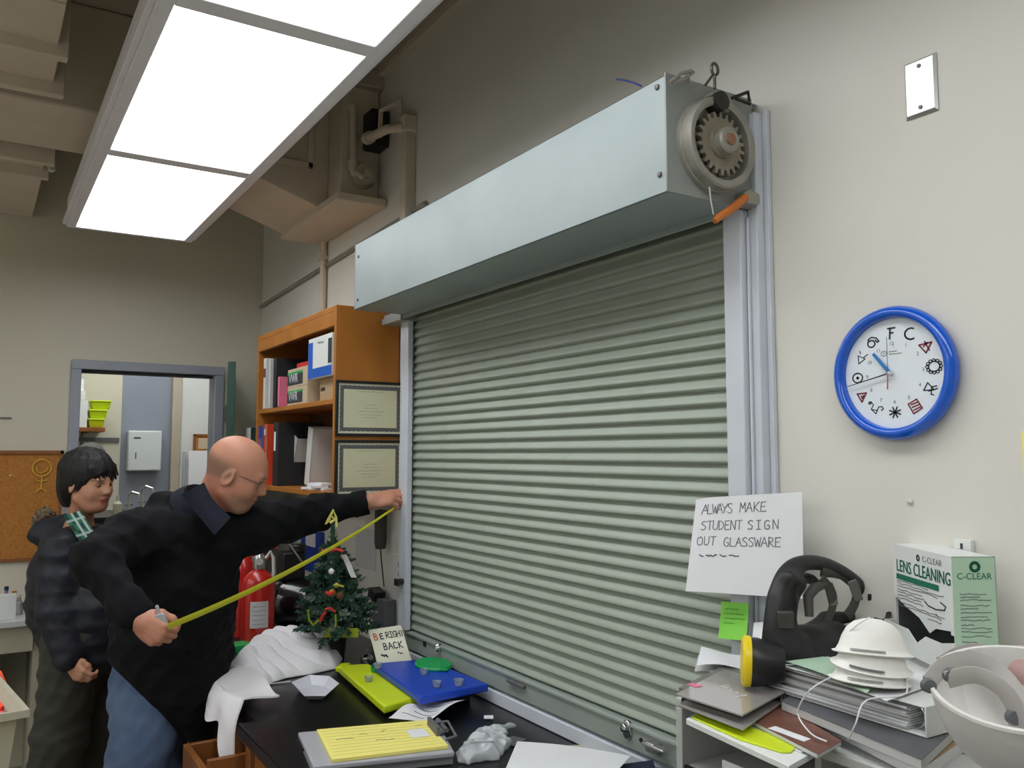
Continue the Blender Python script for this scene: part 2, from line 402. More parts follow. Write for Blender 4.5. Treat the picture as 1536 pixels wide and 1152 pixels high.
pm = MB().cyl((-.085, 3.617, 2.98), (-.085, 3.57, 2.98), .06, .05, 20).cyl((-.085, 3.57, 2.98), (-.085, 3.55, 2.98), .02, n=12)
obj('valve_body', pm, 'ceiling_concrete', ad)
se = empty('duct_sensor', (-.06, 3.58, 3.05), 'black box with a pale stub pipe fixed beside the duct', 'sensor')
obj('box_body', MB().box((-.09, 3.5, 3.10), (-.004, 3.61, 3.27)), 'black_plastic', se, bevel=.005)
obj('stub_pipe', MB().tube([(-.10, 3.52, 3.13), (-.10, 3.30, 3.10), (-.05, 3.25, 3.10)], .02, 12).cyl((-.10, 3.535, 3.132), (-.10, 3.49, 3.126), .028, n=14), 'duct_paint', se)
obj('bracket', MB().tube([(-.06, 3.48, 3.13), (-.06, 3.47, 3.25), (-.03, 3.33, 3.25), (-.03, 3.3, 3.1)], .012, 8), 'duct_paint', se)
# painted duct hung along the ceiling on the left, with flanges, and a crossing beam
ld = empty('ceiling_duct', (-2.0, 3.4, 3.02), 'pale painted sheet metal duct with flanged joints under the ceiling, left of the light', 'duct')
ys = [-2.6, -1.2, .3, 1.7, 2.78, 3.1]
for a, b in zip(ys[:-1], ys[1:]): obj('duct_section', MB().box((-2.4, a + .004, 3.045), (-1.375, b - .004, 3.44)), 'duct_paint', ld, bevel=.004)
obj('duct_section', MB().box((-2.4, 3.11, 3.05), (-1.365, 3.44, 3.44)), 'duct_paint', ld, bevel=.004)
obj('duct_section', MB().box((-2.4, 4.30, 3.05), (-1.335, 4.52, 3.44)), 'duct_paint', ld, bevel=.004)
obj('duct_section', MB().box((-2.4, 4.55, 3.05), (-1.33, 5.50, 3.44)), 'duct_paint', ld, bevel=.004)
for y, x in ((1.7, -1.36), (3.1, -1.345), (3.44, -1.33), (4.30, -1.30), (4.535, -1.31)): obj('flange', MB().box((-2.45, y - .022, 3.005), (x, y + .022, 3.44)), 'duct_paint', ld, bevel=.003)
obj('flange_bolt', MB().cyl((-1.30, 4.50, 3.05), (-1.30, 4.46, 3.05), .018, n=10), 'white_paint', ld)
struct('ceiling_beam', MB().box((LEFTX, 3.66, 3.055), (-1.0, 4.22, CEIL)), 'duct_paint', bevel=.01)
for y in (.2, 2.0): struct('ceiling_rib', MB().box((-1.3, y, 3.36), (0, y + .16, CEIL)), 'ceiling_concrete', bevel=.005)
struct('ceiling_rib', MB().box((-.13, 3.57, 3.40), (0, 3.72, CEIL)), 'ceiling_concrete', bevel=.005)
struct('trim_2', MB().box((-.035, BACKY, CEIL - .03), (0, 3.57, CEIL)), 'duct_paint')
# room behind the doorway
BY = 7.2
struct('wall_room_behind', MB().box((-1.6, BY, 0), (.6, BY + .1, 2.9)), 'grey_wall')
struct('wall_room_behind_left', MB().box((-1.7, FARY + .12, 0), (-1.6, BY + .1, 2.9)), 'far_paint')
struct('wall_room_behind_right', MB().box((.32, FARY + .12, 0), (.42, BY + .1, 2.9)), 'white_paint')
struct('ceiling_room_behind', MB().box((-1.7, FARY + .12, 2.9), (.6, BY + .1, 3.0)), 'white_paint')
struct('trim_3', MB().box((-1.6, BY - .012, 0), (-.60, BY, 2.9)), 'far_paint')
struct('trim_4', MB().box((-.235, BY - .06, 0), (-.165, BY, 2.9)), 'ceiling_concrete', bevel=.006)
struct('door_2', MB().box((-.165, BY - .045, .01), (.315, BY - .005, 2.75)), 'white_paint', bevel=.004)
struct('trim_5', MB().box((-1.6, BY - .03, 1.79), (-.61, BY - .012, 1.82)), 'grey_dark')

# ------------------------------------------------------------------ hanging lights
def fixture(x0, x1, ylist, z, label, parts=True):
    root = empty('ceiling_light', ((x0 + x1) / 2, (ylist[0] + ylist[-1]) / 2, z), label, 'light')
    fr = .04
    ya, yb = ylist[0], ylist[-1]
    obj('side_frame', MB().box((x0, ya, z), (x0 + fr, yb, z + .13)).box((x0 - .018, ya, z + .012), (x0, yb, z + .035)), 'fixture_white', root, bevel=.003)
    obj('side_frame', MB().box((x1 - fr, ya, z), (x1, yb, z + .13)).box((x1, ya, z + .012), (x1 + .018, yb, z + .035)), 'fixture_white', root, bevel=.003)
    obj('housing', MB().box((x0, ya, z + .13), (x1, yb, z + .15)), 'fixture_white', root)
    for i, y in enumerate(ylist):
        a = y - .034 if 0 < i < len(ylist) - 1 else (y if i == 0 else y - .026)
        b = y + .034 if 0 < i < len(ylist) - 1 else (y + .026 if i == 0 else y)
        obj('cross_bar', MB().box((x0 + fr, a, z), (x1 - fr, b, z + .13)), 'fixture_white', root, bevel=.002)
    for a, b in zip(ylist[:-1], ylist[1:]):
        def dome(s, t, a=a, b=b):
            e = min(s, 1 - s, 1) * 4; f = min(t, 1 - t) * 5
            return V(x0 + fr + (x1 - x0 - 2 * fr) * s, a + .018 + (b - a - .036) * t, z + .05)
        obj('diffuser', MB().sheet(dome, 2, 2, .004), 'diffuser', root)
    for y in [ylist[0] + .3] + ylist[1:-1] + [ylist[-1] - .3]: obj('hanger_rod', MB().cyl(((x0 + x1) / 2, y, z + .15), ((x0 + x1) / 2, y, CEIL), .006, n=8), 'bolt', root)
    return root
fixture(-1.212, -.615, [-1.65, -.38, .89, 2.165, 3.44, 4.715], 2.83, 'long hanging light with white glowing diffuser panels at top left')
fixture(-3.5, -2.9, [-1.65, -.38, .89, 2.165, 3.44, 4.715], 2.83, 'added fill light: unseen second row of hanging panels further to the left')  # unseen row added to fill the room with light
# added light: third unseen row, then a lamp for the room behind the doorway
fixture(-4.85, -4.25, [-1.65, -.38, .89, 2.165, 3.44, 4.715], 2.83, 'added fill light: unseen third row of hanging panels by the left wall')  # another unseen row added for more ambient light
lr = empty('backroom_fill_light', (-.55, 6.4, 2.8), 'added unseen ceiling panel that brightens the room behind the doorway', 'light')  # unseen panel added, sized to brighten the room beyond the door
obj('frame', MB().box((-1.1, 5.9, 2.85), (.1, 6.8, 2.895)), 'fixture_white', lr); obj('diffuser', MB().box((-1.07, 5.93, 2.84), (.07, 6.77, 2.852)), 'diffuser', lr)
# ------------------------------------------------------------------ rolling shutter
SY0, SY1 = 1.412, 3.184
sh = empty('rolling_shutter', (-.1, 2.38, .87), 'grey-green steel rolling shutter with a galvanised hood over the counter', 'rolling shutter')
pitch = .0360; z0 = .988
prof = [(-.012, 0), (-.0195, .001), (-.027, .004), (-.030, .0065), (-.0305, .009), (-.0275, .015), (-.0225, .022), (-.018, .0295), (-.0145, .0365), (-.0085, .0365), (-.0085, 0)]
XZf = frame((0, 0, 0), (1, 0, 0), (0, 0, 1))
sl0 = None
for i in range(36):
    if sl0 is None:
        sl0 = obj('slat', MB().prism(prof, Matrix.Translation((0, SY1, z0)) @ XZf, SY1 - SY0), 'slat_paint', sh, smooth=50)
    else: dup(sl0, (0, 0, pitch * i), sh)
bar = obj('bottom_bar', MB().box((-.045, SY0, .917), (-.006, SY1, .986)).box((-.052, SY0, .975), (-.045, SY1, .986)), 'bar_paint', sh, bevel=.003)
def on_bar(u, v): p = PX(u, v, -.0455); return p
p = on_bar(637, 966); obj('slot_plate', MB().box((-.047, p.y - .013, p.z - .011), (-.044, p.y + .013, p.z + .011)), 'cast_dark', bar, bevel=.002)
p = on_bar(660, 971); M = wallM((-.045, p.y, p.z))
obj('lock_knob', MB().lathe([(.0, .0), (.016, 0), (.016, .012), (.010, .02), (0, .022)], M, 20), 'chrome', bar)
p = on_bar(776, 1026); obj('lift_handle', MB().box((-.058, p.y - .05, p.z - .004), (-.045, p.y + .05, p.z + .008)), 'grey_dark', bar, bevel=.003)
p = on_bar(943, 1094); M = wallM((-.045, p.y, p.z))
obj('lock_cylinder', MB().prism(rrect(.03, .05, .014), M, .01).lathe([(0, .01), (.012, .01), (.012, .022), (0, .024)], M @ Matrix.Translation((0, .006, 0)), 18), 'chrome', bar, bevel=.002)
p = on_bar(962, 1110); M = wallM((-.045, p.y, p.z)); obj('keyhole', MB().lathe([(0, 0), (.006, 0), (.006, .003), (0, .003)], M, 14), 'cast_dark', bar)
p = on_bar(985, 1118); obj('latch', MB().box((-.075, p.y - .02, p.z - .012), (-.045, p.y + .012, p.z + .012)).box((-.08, p.y - .06, p.z + .002), (-.055, p.y + .02, p.z + .010)), 'stainless', bar, bevel=.002)
obj('sill_strip', MB().box((-.05, SY0 - .14, CTOP + .001), (-.004, SY1, .908)), 'frame_steel', sh, bevel=.003)
# guides and frame
g = obj('guide_rail', MB().box((-.065, 1.354, .87), (-.004, 1.409, 2.27)), 'frame_steel', sh, bevel=.003)
obj('frame_channel', MB().box((-.040, 1.326, .87), (-.004, 1.3535, 2.50)).box((-.050, 1.345, .87), (-.04, 1.351, 2.25)), 'frame_steel', sh, bevel=.003)
obj('frame_flange', MB().box((-.015, 1.312, .87), (-.002, 1.3255, 2.505)), 'frame_steel', sh, bevel=.002)
obj('guide_rail', MB().box((-.060, 3.159, .99), (-.036, 3.204, 2.27)).box((-.036, 3.190, .87), (-.004, 3.204, 2.27)).box((-.060, 3.204, .99), (-.052, 3.232, 2.27)), 'frame_steel', sh, bevel=.003)
obj('painted_gap_shade', MB().box((-.008, 3.13, .9), (-.004, 3.19, 2.27)), 'cast_dark', sh)  # dark strip painted in as the shade between guide and slat ends
# hood
HX, HY0, HY1, HZ0, HZ1 = -.30, 1.347, 3.148, 2.268, 2.532
hood = obj('hood', MB().box((HX, HY0, HZ0), (HX + .004, HY1, HZ1)).box((HX, HY0, HZ1 - .004), (-.004, HY1, HZ1)).box((HX, HY0, HZ0), (-.085, HY1, HZ0 + .004))
           .box((-.09, HY0 + .05, HZ0 - .016), (-.084, HY1 + .19, HZ0 + .02)), 'galvanised', sh, bevel=.0015)
obj('end_plate', MB().box((HX, HY1, HZ0), (-.004, HY1 + .004, HZ1)), 'galv_plain', sh)
obj('end_bracket', MB().box((-.10, HY1, HZ0 - .022), (-.004, HY1 + .19, HZ0 + .004)), 'galv_plain', sh, bevel=.002)
obj('curtain_roll', MB().cyl((-.145, HY0 + .01, 2.40), (-.145, HY1 - .01, 2.40), .105, n=28), 'slat_paint', sh)
ep = obj('end_plate', MB().box((HX - .003, HY0 - .006, HZ0 + .0), (-.03, HY0 - .001, HZ1 + .004)), 'galv_plain', sh, bevel=.001)
for u, v in ((986, 131), (990, 262)):
    p = PX(u, v, HX); obj('screw', MB().lathe([(0, 0), (.007, 0), (.006, .004), (0, .005)], wallM((HX, p.y, p.z)), 12), 'bolt', hood)
for u, v in ((538, 385), (537, 450)):
    p = PX(u, v, HX); obj('screw', MB().lathe([(0, 0), (.006, 0), (.005, .004), (0, .005)], wallM((HX, p.y, p.z)), 12), 'bolt', hood)
# gear housing on the near end
GC = V(-.168, HY0 - .006, 2.392); GM = farM(GC)                    # z of GM points to -Y, towards the camera
ring = [(.098, 0), (.104, .004), (.104, .036), (.100, .040), (.090, .040), (.085, .036), (.085, .012), (.0, .012)]
gh = obj('gear_housing', MB().lathe(ring, GM, 48).lathe([(.107, .0), (.107, .012), (.098, .016)], GM, 48), 'cast_iron', sh, smooth=40)
gp = []
for i in range(22):
    for k, r in ((0, .060), (.28, .060), (.42, .073), (.72, .073), (.86, .060)):
        a = 2 * math.pi * (i + k) / 22; gp.append((r * math.cos(a), r * math.sin(a)))
gr = obj('gear', MB().prism(gp, GM @ Matrix.Translation((.004, 0, .016)), .014).lathe([(.036, .03), (.034, .038), (.03, .038)], GM, 28), 'gear_iron', sh, bevel=.001)
obj('hub', MB().lathe([(0, .03), (.030, .03), (.030, .055), (.026, .060), (.0, .060)], GM, 26), 'cast_iron', gr)
obj('shaft_end', MB().lathe([(0, .06), (.014, .06), (.013, .064), (0, .064)], GM, 18), 'brass_end', gr)
for a in (35, 145):
    obj('dark_pocket', MB().prism([(r * math.cos(R(t)), r * math.sin(R(t))) for r, t in ((.07, a - 14), (.075, a), (.07, a + 14), (.058, a + 10), (.058, a - 10))], GM @ Matrix.Translation((0, 0, .0125)), .002), 'cast_dark', gh)
obj('pinion_boss', MB().lathe([(0, .0), (.022, .0), (.022, .046), (.016, .05), (.0, .05)], GM @ Matrix.Translation((-.008, .092, 0)), 22), 'cast_dark', gh)
obj('housing_lug', MB().prism(rrect(.06, .04, .012), GM @ Matrix.Translation((.006, .098, .002)), .03), 'cast_iron', gh, bevel=.002)
obj('housing_lug', MB().prism(rrect(.05, .03, .01), GM @ Matrix.Translation((.1, -.108, .0)), .03), 'cast_iron', gh, bevel=.002)
yt = HY0 - .03
def L(u, v, y=yt): return PY(u, v, y)
obj('hook_rod', MB().tube([L(1004, 124), L(1022, 110), L(1036, 106), L(1040, 108), L(1026, 118), L(1008, 126)], .004, 8).tube([L(1030, 108), L(1036, 124)], .003, 8), 'cast_iron', sh)
eb = MB().tube([L(1072, 133), L(1072, 112)], .0035, 8)
c = L(1072, 104); eb.tube([c + V(.010 * math.cos(a), 0, .014 * math.sin(a)) for a in [2 * math.pi * i / 16 for i in range(17)]], .0035, 8)
eb.tube([L(1058, 128), L(1068, 114)], .003, 8)
obj('eye_bolt', eb, 'bolt', sh)
obj('spike_bracket', MB().tube([L(1098, 147), L(1122, 138), L(1124, 152)], .004, 8).tube([L(1104, 148), L(1125, 156)], .004, 8), 'cast_dark', sh)
obj('chain', MB().tube([L(1064, 280), L(1066, 300), L(1070, 322)], .002, 6), 'stainless', sh)
lv = obj('release_lever', MB().tube([L(1118, 296), L(1100, 312), L(1078, 326), L(1072, 332)], [.010, .010, .009, .006], 10), 'orange_plastic', sh)
obj('lever_pivot', MB().lathe([(0, 0), (.014, 0), (.014, .022), (0, .024)], farM(L(1116, 296, HY0)), 16), 'cast_iron', lv)
obj('wire', MB().tube([PX(925, 119, -.2), PX(935, 120, -.2), PX(950, 124, -.21), PX(962, 129, -.22)], .0025, 6), 'blue_wire', sh)

# ------------------------------------------------------------------ blank plate
p = PX(1383, 131, 0); M = wallM((-.001, p.y, p.z))
bp = empty('blank_wall_plate', p, 'stainless blank wall plate with two screws high on the wall', 'wall plate')
PW, PH = .0665, .1155
mb = MB()
o_ = [(-PW / 2, -PH / 2), (PW / 2, -PH / 2), (PW / 2, PH / 2), (-PW / 2, PH / 2)]; i_ = [(x * .86, y * .91) for x, y in o_]
mb.ring_loft([[M @ V(x, y, 0) for x, y in o_], [M @ V(x, y, .002) for x, y in o_], [M @ V(x, y, .007) for x, y in i_]], True, True)
pt = obj('plate', mb, 'stainless', bp, smooth=20)
for dy in (.042, -.042): obj('screw', MB().lathe([(0, .007), (.0042, .007), (.0036, .0092), (0, .0095)], M @ Matrix.Translation((0, dy, 0)), 12), 'bolt', bp)

# ------------------------------------------------------------------ clock
CC = PX(1348, 560, 0) ; CC = V(0, CC.y, CC.z); M = wallM((-.001, CC.y, CC.z))
ck = empty('wall_clock', CC, 'round wall clock with a thick blue rim and symbols round its face', 'clock')
RO = .1335
obj('rim', MB().lathe([(.104, .002), (.118, .0), (RO - .003, .008), (RO, .018), (RO - .003, .027), (RO - .010, .0335), (.1185, .0345), (.1125, .031), (.1095, .025), (.109, .012)], M, 72), 'clock_blue', ck, smooth=60)
fc = obj('clock_face', MB().lathe([(.111, .010), (.111, .016), (.0, .016)], M, 64), 'clock_face', ck)
F = M @ Matrix.Translation((0, 0, .0163)); q = .1045 / .352       # picture units: face radius 352 px-of-crop -> metres / 1000
k = .1045 / 350 * 1.0
def cs(x, y): return ((x - 558) * k * 1.0, (577 - y) * k * .86)   # crop pixel -> face coordinates (foreshortening undone)
def sym(strokes, wd, m='ink', extra=None):
    mb = MB()
    for st in strokes: mb.stroke([cs(*p_) for p_ in st], wd, F, .0004)
    return obj('symbol', mb, m, fc, smooth=None)
def cc(x, y, r, a0=0, a1=360, n=20): return [(x + r * math.cos(R(a0 + (a1 - a0) * i / n)), y + r * math.sin(R(a0 + (a1 - a0) * i / n))) for i in range(n + 1)]
sym([[(545, 228), (540, 310)], [(528, 228), (580, 228)], [(545, 265), (565, 265)]], .0034)
sym([cc(692, 290, 42, -60, -300)], .0030)
sym([[(745, 385), (832, 372), (792, 448), (745, 385)], [(785, 362), (815, 430)], [(775, 400), (805, 372)]], .0028, 'ink_red')
sym([cc(842, 555, 36)] + [cc(842 + 47 * math.cos(R(30 * i)), 555 + 47 * math.sin(R(30 * i)), 10, n=8) for i in range(12)], .0016)
sym([[(795, 672), (765, 728), (835, 728), (795, 672)], [(820, 705), (855, 700)], [(820, 705), (815, 760), (832, 766)], [(800, 735), (858, 720)]], .0022)
sym([[(655, 825), (715, 790), (752, 858), (692, 898), (655, 825)], [(675, 830), (722, 812)], [(682, 850), (730, 832)], [(692, 872), (738, 850)]], .0026, 'ink_red')
sym([[(560, 882), (560 + 42 * math.cos(R(45 * i + 22)), 882 + 42 * math.sin(R(45 * i + 22)))] for i in range(8)], .0030)
sym([[(372, 800), (385, 790), (402, 815), (385, 850), (418, 886), (440, 835), (465, 832), (475, 850), (460, 862)], [(385, 850), (432, 862)], cc(376, 800, 10, n=8)], .0018)
sym([[(280, 722), (350, 718), (315, 788), (280, 722)], [(312, 740), (318, 760), (330, 735)]], .0030, 'ink_red')
sym([cc(287, 593, 38)], .0026); sym([cc(287, 593, 5)], .003)
sym([[(297, 415), (300, 480), (350, 445), (297, 415)], [(340, 432), (372, 412)], [(310, 380), (318, 402)]], .0018)
sym([cc(402, 332, 27), [(378, 318), (380, 295), (405, 280), (440, 290), (460, 318), (445, 322), (432, 305)]], .0026)
for n_, x, y in ((12, 552, 345), (1, 655, 370), (2, 735, 445), (3, 768, 568), (4, 742, 682), (5, 663, 770), (6, 560, 797), (7, 460, 780), (8, 390, 697), (9, 362, 590), (10, 382, 478), (11, 452, 390)):
    a = cs(x, y); obj('numeral', MB().text(str(n_), .0105, F @ Matrix.Translation((a[0], a[1] - .004, 0)), .0003, 'CENTER'), 'ink_soft', fc, smooth=None)
mb = MB().stroke([cs(*p_) for p_ in cc(493, 420, 20)], .001, F, .0003)
a = cs(493, 420); mb.text('F', .008, F @ Matrix.Translation((a[0], a[1] - .003, 0)), .0003, 'CENTER')
scrawl(mb, *cs(530, 412), .018, .0016, .0008, F); scrawl(mb, *cs(530, 432), .028, .0016, .0008, F)
obj('printed_mark', mb, 'ink_soft', fc, smooth=None)
def hand(name, a, b, w0, w1, z, m):
    a, b = V(*cs(*a)), V(*cs(*b)); d = (b - a).normalized(); nn = V(-d.y, d.x)
    poly = [a - nn * w0, b - nn * w1, b + nn * w1, a + nn * w0]
    return obj(name, MB().prism([(p_.x, p_.y) for p_ in poly], F @ Matrix.Translation((0, 0, z)), .0012), m, ck)
hand('hour_hand', (545, 580), (425, 415), .0036, .0032, .005, 'hand_blue')
hand('minute_hand', (545, 580), (222, 660), .0014, .0006, .008, 'ink')
hand('second_hand', (543, 620), (543, 300), .0004, .0003, .011, 'ink_soft')
hand('second_hand_tail', (543, 580), (537, 705), .0011, .0011, .0112, 'red_hand')
a = cs(545, 580); obj('centre_pin', MB().lathe([(0, 0), (.0045, 0), (.004, .014), (0, .015)], F @ Matrix.Translation((a[0], a[1], 0)), 16), 'chrome', ck)
# nail holes filled with spackle, and a yellow note at the picture edge
p = PX(1366, 752, 0); obj('wall_hook', MB().box((-.006, p.y - .006, p.z - .004), (0, p.y + .006, p.z + .004)), 'white_paint', label='tiny white wall anchor below the clock', cat='wall anchor', bevel=.002)
a, b = PX(1533, 648, 0), PX(1560, 745, 0)
obj('yellow_note', MB().box((-.002, a.y, a.z), (-.0005, b.y, b.z)), 'paper_yellow', label='yellow note on the wall at the right edge of the picture', cat='note')
# ------------------------------------------------------------------ organic surfaces: blended distance fields -> one continuous mesh
class Field:
    def __init__(s, lo, hi, h, fine=(), hf=None):
        """fine: list of (lo, hi) boxes where the grid is refined to hf"""
        s.ax = []
        for i in range(3):
            cuts = [lo[i]]; 
            x = lo[i]
            iv = sorted((max(a[i], lo[i]), min(b[i], hi[i])) for a, b in fine)
            while x < hi[i]:
                step = h
                for a, b in iv:
                    if a - h < x < b: step = hf
                x += step; cuts.append(x)
            s.ax.append(np.array(cuts, dtype=np.float32))
        s.d = np.full([len(a) for a in s.ax], .5, dtype=np.float32)
    def _sub(s, lo, hi):
        sl = []
        for i in range(3):
            a = max(0, np.searchsorted(s.ax[i], lo[i]) - 1); b = min(len(s.ax[i]), np.searchsorted(s.ax[i], hi[i]) + 1)
            if b - a < 1: return None, None
            sl.append(slice(a, b))
        g = [s.ax[i][sl[i]].reshape([-1 if j == i else 1 for j in range(3)]) for i in range(3)]
        return tuple(sl), g
    def _mix(s, sl, p, k, op):
        d = s.d[sl]
        if op == 'u':
            if k <= 0: r = np.minimum(d, p)
            else:
                h = np.maximum(k - np.abs(d - p), 0) / k; r = np.minimum(d, p) - h * h * k * .25
        else:
            p = -p
            if k <= 0: r = np.maximum(d, p)
            else:
                h = np.maximum(k - np.abs(d - p), 0) / k; r = np.maximum(d, p) + h * h * k * .25
        s.d[sl] = r
    def cap(s, a, b, ra, rb=None, k=.02, op='u'):
        a = np.array(a, dtype=np.float32); b = np.array(b, dtype=np.float32); rb = ra if rb is None else rb
        m = max(ra, rb) + k + .03; sl, g = s._sub(np.minimum(a, b) - m, np.maximum(a, b) + m)
        if sl is None: return s
        ab = b - a; L = float(ab @ ab) + 1e-12
        t = np.clip(((g[0] - a[0]) * ab[0] + (g[1] - a[1]) * ab[1] + (g[2] - a[2]) * ab[2]) / L, 0, 1)
        p = np.sqrt((g[0] - a[0] - t * ab[0]) ** 2 + (g[1] - a[1] - t * ab[1]) ** 2 + (g[2] - a[2] - t * ab[2]) ** 2) - (ra + (rb - ra) * t)
        s._mix(sl, p.astype(np.float32), k, op); return s
    def chain(s, pts, rs, k=.02):
        rs = rs if isinstance(rs, (list, tuple)) else [rs] * len(pts)
        for i in range(len(pts) - 1): s.cap(pts[i], pts[i + 1], rs[i], rs[i + 1], k)
        return s
    def ell(s, c, r, M=None, k=.02, op='u'):
        """ellipsoid; M = 3x3 (columns = local axes)"""
        c = np.array(c, dtype=np.float32); m = max(r) + k + .03; sl, g = s._sub(c - m, c + m)
        if sl is None: return s
        x, y, z = g[0] - c[0], g[1] - c[1], g[2] - c[2]
        if M is not None:
            A = np.array(M.to_3x3() if hasattr(M, 'to_3x3') else M, dtype=np.float32)
            x, y, z = [x * A[0, i] + y * A[1, i] + z * A[2, i] for i in range(3)]
        k0 = np.sqrt((x / r[0]) ** 2 + (y / r[1]) ** 2 + (z / r[2]) ** 2); k1 = np.sqrt((x / r[0] ** 2) ** 2 + (y / r[1] ** 2) ** 2 + (z / r[2] ** 2) ** 2) + 1e-9
        s._mix(sl, (k0 * (k0 - 1) / k1).astype(np.float32), k, op); return s
    def rbox(s, c, hs, rad, M=None, k=.01, op='u'):
        c = np.array(c, dtype=np.float32); m = float(np.linalg.norm(hs)) + rad + k + .02; sl, g = s._sub(c - m, c + m)
        if sl is None: return s
        x, y, z = g[0] - c[0], g[1] - c[1], g[2] - c[2]
        if M is not None:
            A = np.array(M.to_3x3(), dtype=np.float32); x, y, z = [x * A[0, i] + y * A[1, i] + z * A[2, i] for i in range(3)]
        q = [np.abs(v) - h for v, h in zip((x, y, z), hs)]
        p = np.sqrt(sum(np.maximum(v, 0) ** 2 for v in q)) + np.minimum(np.maximum(np.maximum(q[0], q[1]), q[2]), 0) - rad
        s._mix(sl, p.astype(np.float32), k, op); return s
    def half(s, c, n, k=.004):
        """cut away the side the normal points to"""
        n = np.array(n, dtype=np.float32); n /= np.linalg.norm(n); g = [s.ax[i].reshape([-1 if j == i else 1 for j in range(3)]) for i in range(3)]
        p = (g[0] - c[0]) * n[0] + (g[1] - c[1]) * n[1] + (g[2] - c[2]) * n[2]
        s.d = np.maximum(s.d, p.astype(np.float32)); return s
    def wrinkle(s, amp, waves):
        g = [s.ax[i].reshape([-1 if j == i else 1 for j in range(3)]) for i in range(3)]
        near = np.abs(s.d) < .03
        w_ = 0
        for (fx, fy, fz), ph, wt in waves:
            w_ = w_ + wt * (2 * np.abs(np.sin(.5 * (fx * g[0] + fy * g[1] + fz * g[2] + ph + 1.7 * np.sin(.31 * (fy * g[0] - fx * g[2]) + ph * 2)))) - 1.2)
        s.d = np.where(near, s.d + amp * w_, s.d).astype(np.float32); return s
    def mesh(s, smooth=1):
        d = s.d; S = d < 0; S[0], S[-1], S[:, 0], S[:, -1], S[:, :, 0], S[:, :, -1] = False, False, False, False, False, False
        d = np.where(S, np.minimum(d, -1e-6), np.maximum(d, 1e-6))
        c = np.zeros([n - 1 for n in d.shape], np.int8)
        offs = [(i, j, k) for i in (0, 1) for j in (0, 1) for k in (0, 1)]
        for i, j, k in offs: c += S[i:S.shape[0] - 1 + i, j:S.shape[1] - 1 + j, k:S.shape[2] - 1 + k]
        act = np.argwhere((c > 0) & (c < 8)); idx = np.full(c.shape, -1, np.int32); idx[tuple(act.T)] = np.arange(len(act))
        pos = np.zeros((len(act), 3)); cnt = np.zeros(len(act))
        for a in offs:
            for ax in range(3):
                if a[ax]: continue
                b = list(a); b[ax] = 1
                d0 = d[act[:, 0] + a[0], act[:, 1] + a[1], act[:, 2] + a[2]]; d1 = d[act[:, 0] + b[0], act[:, 1] + b[1], act[:, 2] + b[2]]
                m = (d0 < 0) != (d1 < 0); t = np.where(m, d0 / np.where(m, d0 - d1, 1), 0)
                q = np.array(a, float)[None].repeat(len(act), 0); q[:, ax] = t; pos += q * m[:, None]; cnt += m
        vi = act + pos / cnt[:, None]
        v = np.stack([np.interp(vi[:, i], np.arange(len(s.ax[i])), s.ax[i]) for i in range(3)], 1)
        F = []
        for ax in range(3):
            o1, o2 = (ax + 1) % 3, (ax + 2) % 3
            sl0 = [slice(1, -1)] * 3; sl1 = [slice(1, -1)] * 3; sl0[ax] = slice(0, -1); sl1[ax] = slice(1, None)
            A = S[tuple(sl0)]; B = S[tuple(sl1)]; e = np.argwhere(A != B)
            if not len(e): continue
            fl = A[tuple(e.T)]; cell = e.copy(); cell[:, o1] += 0; cell[:, o2] += 0
            def cid(d1, d2):
                q = cell.copy(); q[:, o1] += d1; q[:, o2] += d2; return idx[tuple(q.T)]
            q = np.stack([cid(0, 0), cid(1, 0), cid(1, 1), cid(0, 1)], 1); q[~fl] = q[~fl][:, ::-1]; F.append(q)
        F = np.concatenate(F); F = F[(F >= 0).all(1)]
        for _ in range(smooth):
            acc = np.zeros_like(v); n = np.zeros(len(v))
            for i in range(4):
                a, b = F[:, i], F[:, (i + 1) % 4]; np.add.at(acc, a, v[b]); np.add.at(acc, b, v[a]); np.add.at(n, a, 1); np.add.at(n, b, 1)
            v = v * .5 + .5 * acc / np.maximum(n, 1)[:, None]
        return v, F
def sdf_obj(name, fld, m, parent=None, smooth=1, tint=None, **kw):
    v, F = fld.mesh(smooth)
    o = obj(name, (v, F.tolist()), m, parent, smooth=None, **kw); o.data.shade_smooth()
    if tint is not None:
        at = o.data.attributes.new('tint', 'FLOAT_COLOR', 'POINT'); c = np.ones((len(v), 4), np.float32); c[:, :3] = tint(v); at.data.foreach_set('color', c.ravel())
    return o
def npv(p): return np.array(tuple(p))
# ------------------------------------------------------------------ people
vmat('skin', .5, bump=.08, bscale=300, sub=.0)
mat('shirt_dark', (10, 11, 15), .9, var=.15, scale=9, bump=.25, bscale=35, spec=.25)
mat('collar_navy', (22, 27, 40), .85, var=.15, scale=9, spec=.3)
mat('jeans', (92, 112, 140), .9, rgb2=(66, 86, 116), scale=7, bump=.3, bscale=45)
mat('jacket_navy', (17, 21, 34), .6, var=.15, scale=8, bump=.2, bscale=25)
mat('trousers_olive', (58, 58, 50), .9, var=.12, scale=8, bump=.25, bscale=35)
mat('hair_black', (12, 11, 11), .6, var=.2, scale=60, stretch=(1, 1, .2), bump=.5, bscale=140)
mat('fur', (140, 122, 96), .95, rgb2=(86, 72, 54), scale=70, bump=1, bscale=120)
mat('shoe', (40, 38, 38), .6)
vmat('plaid', .85)
def LC(c): return np.array(lin(c)[:3])
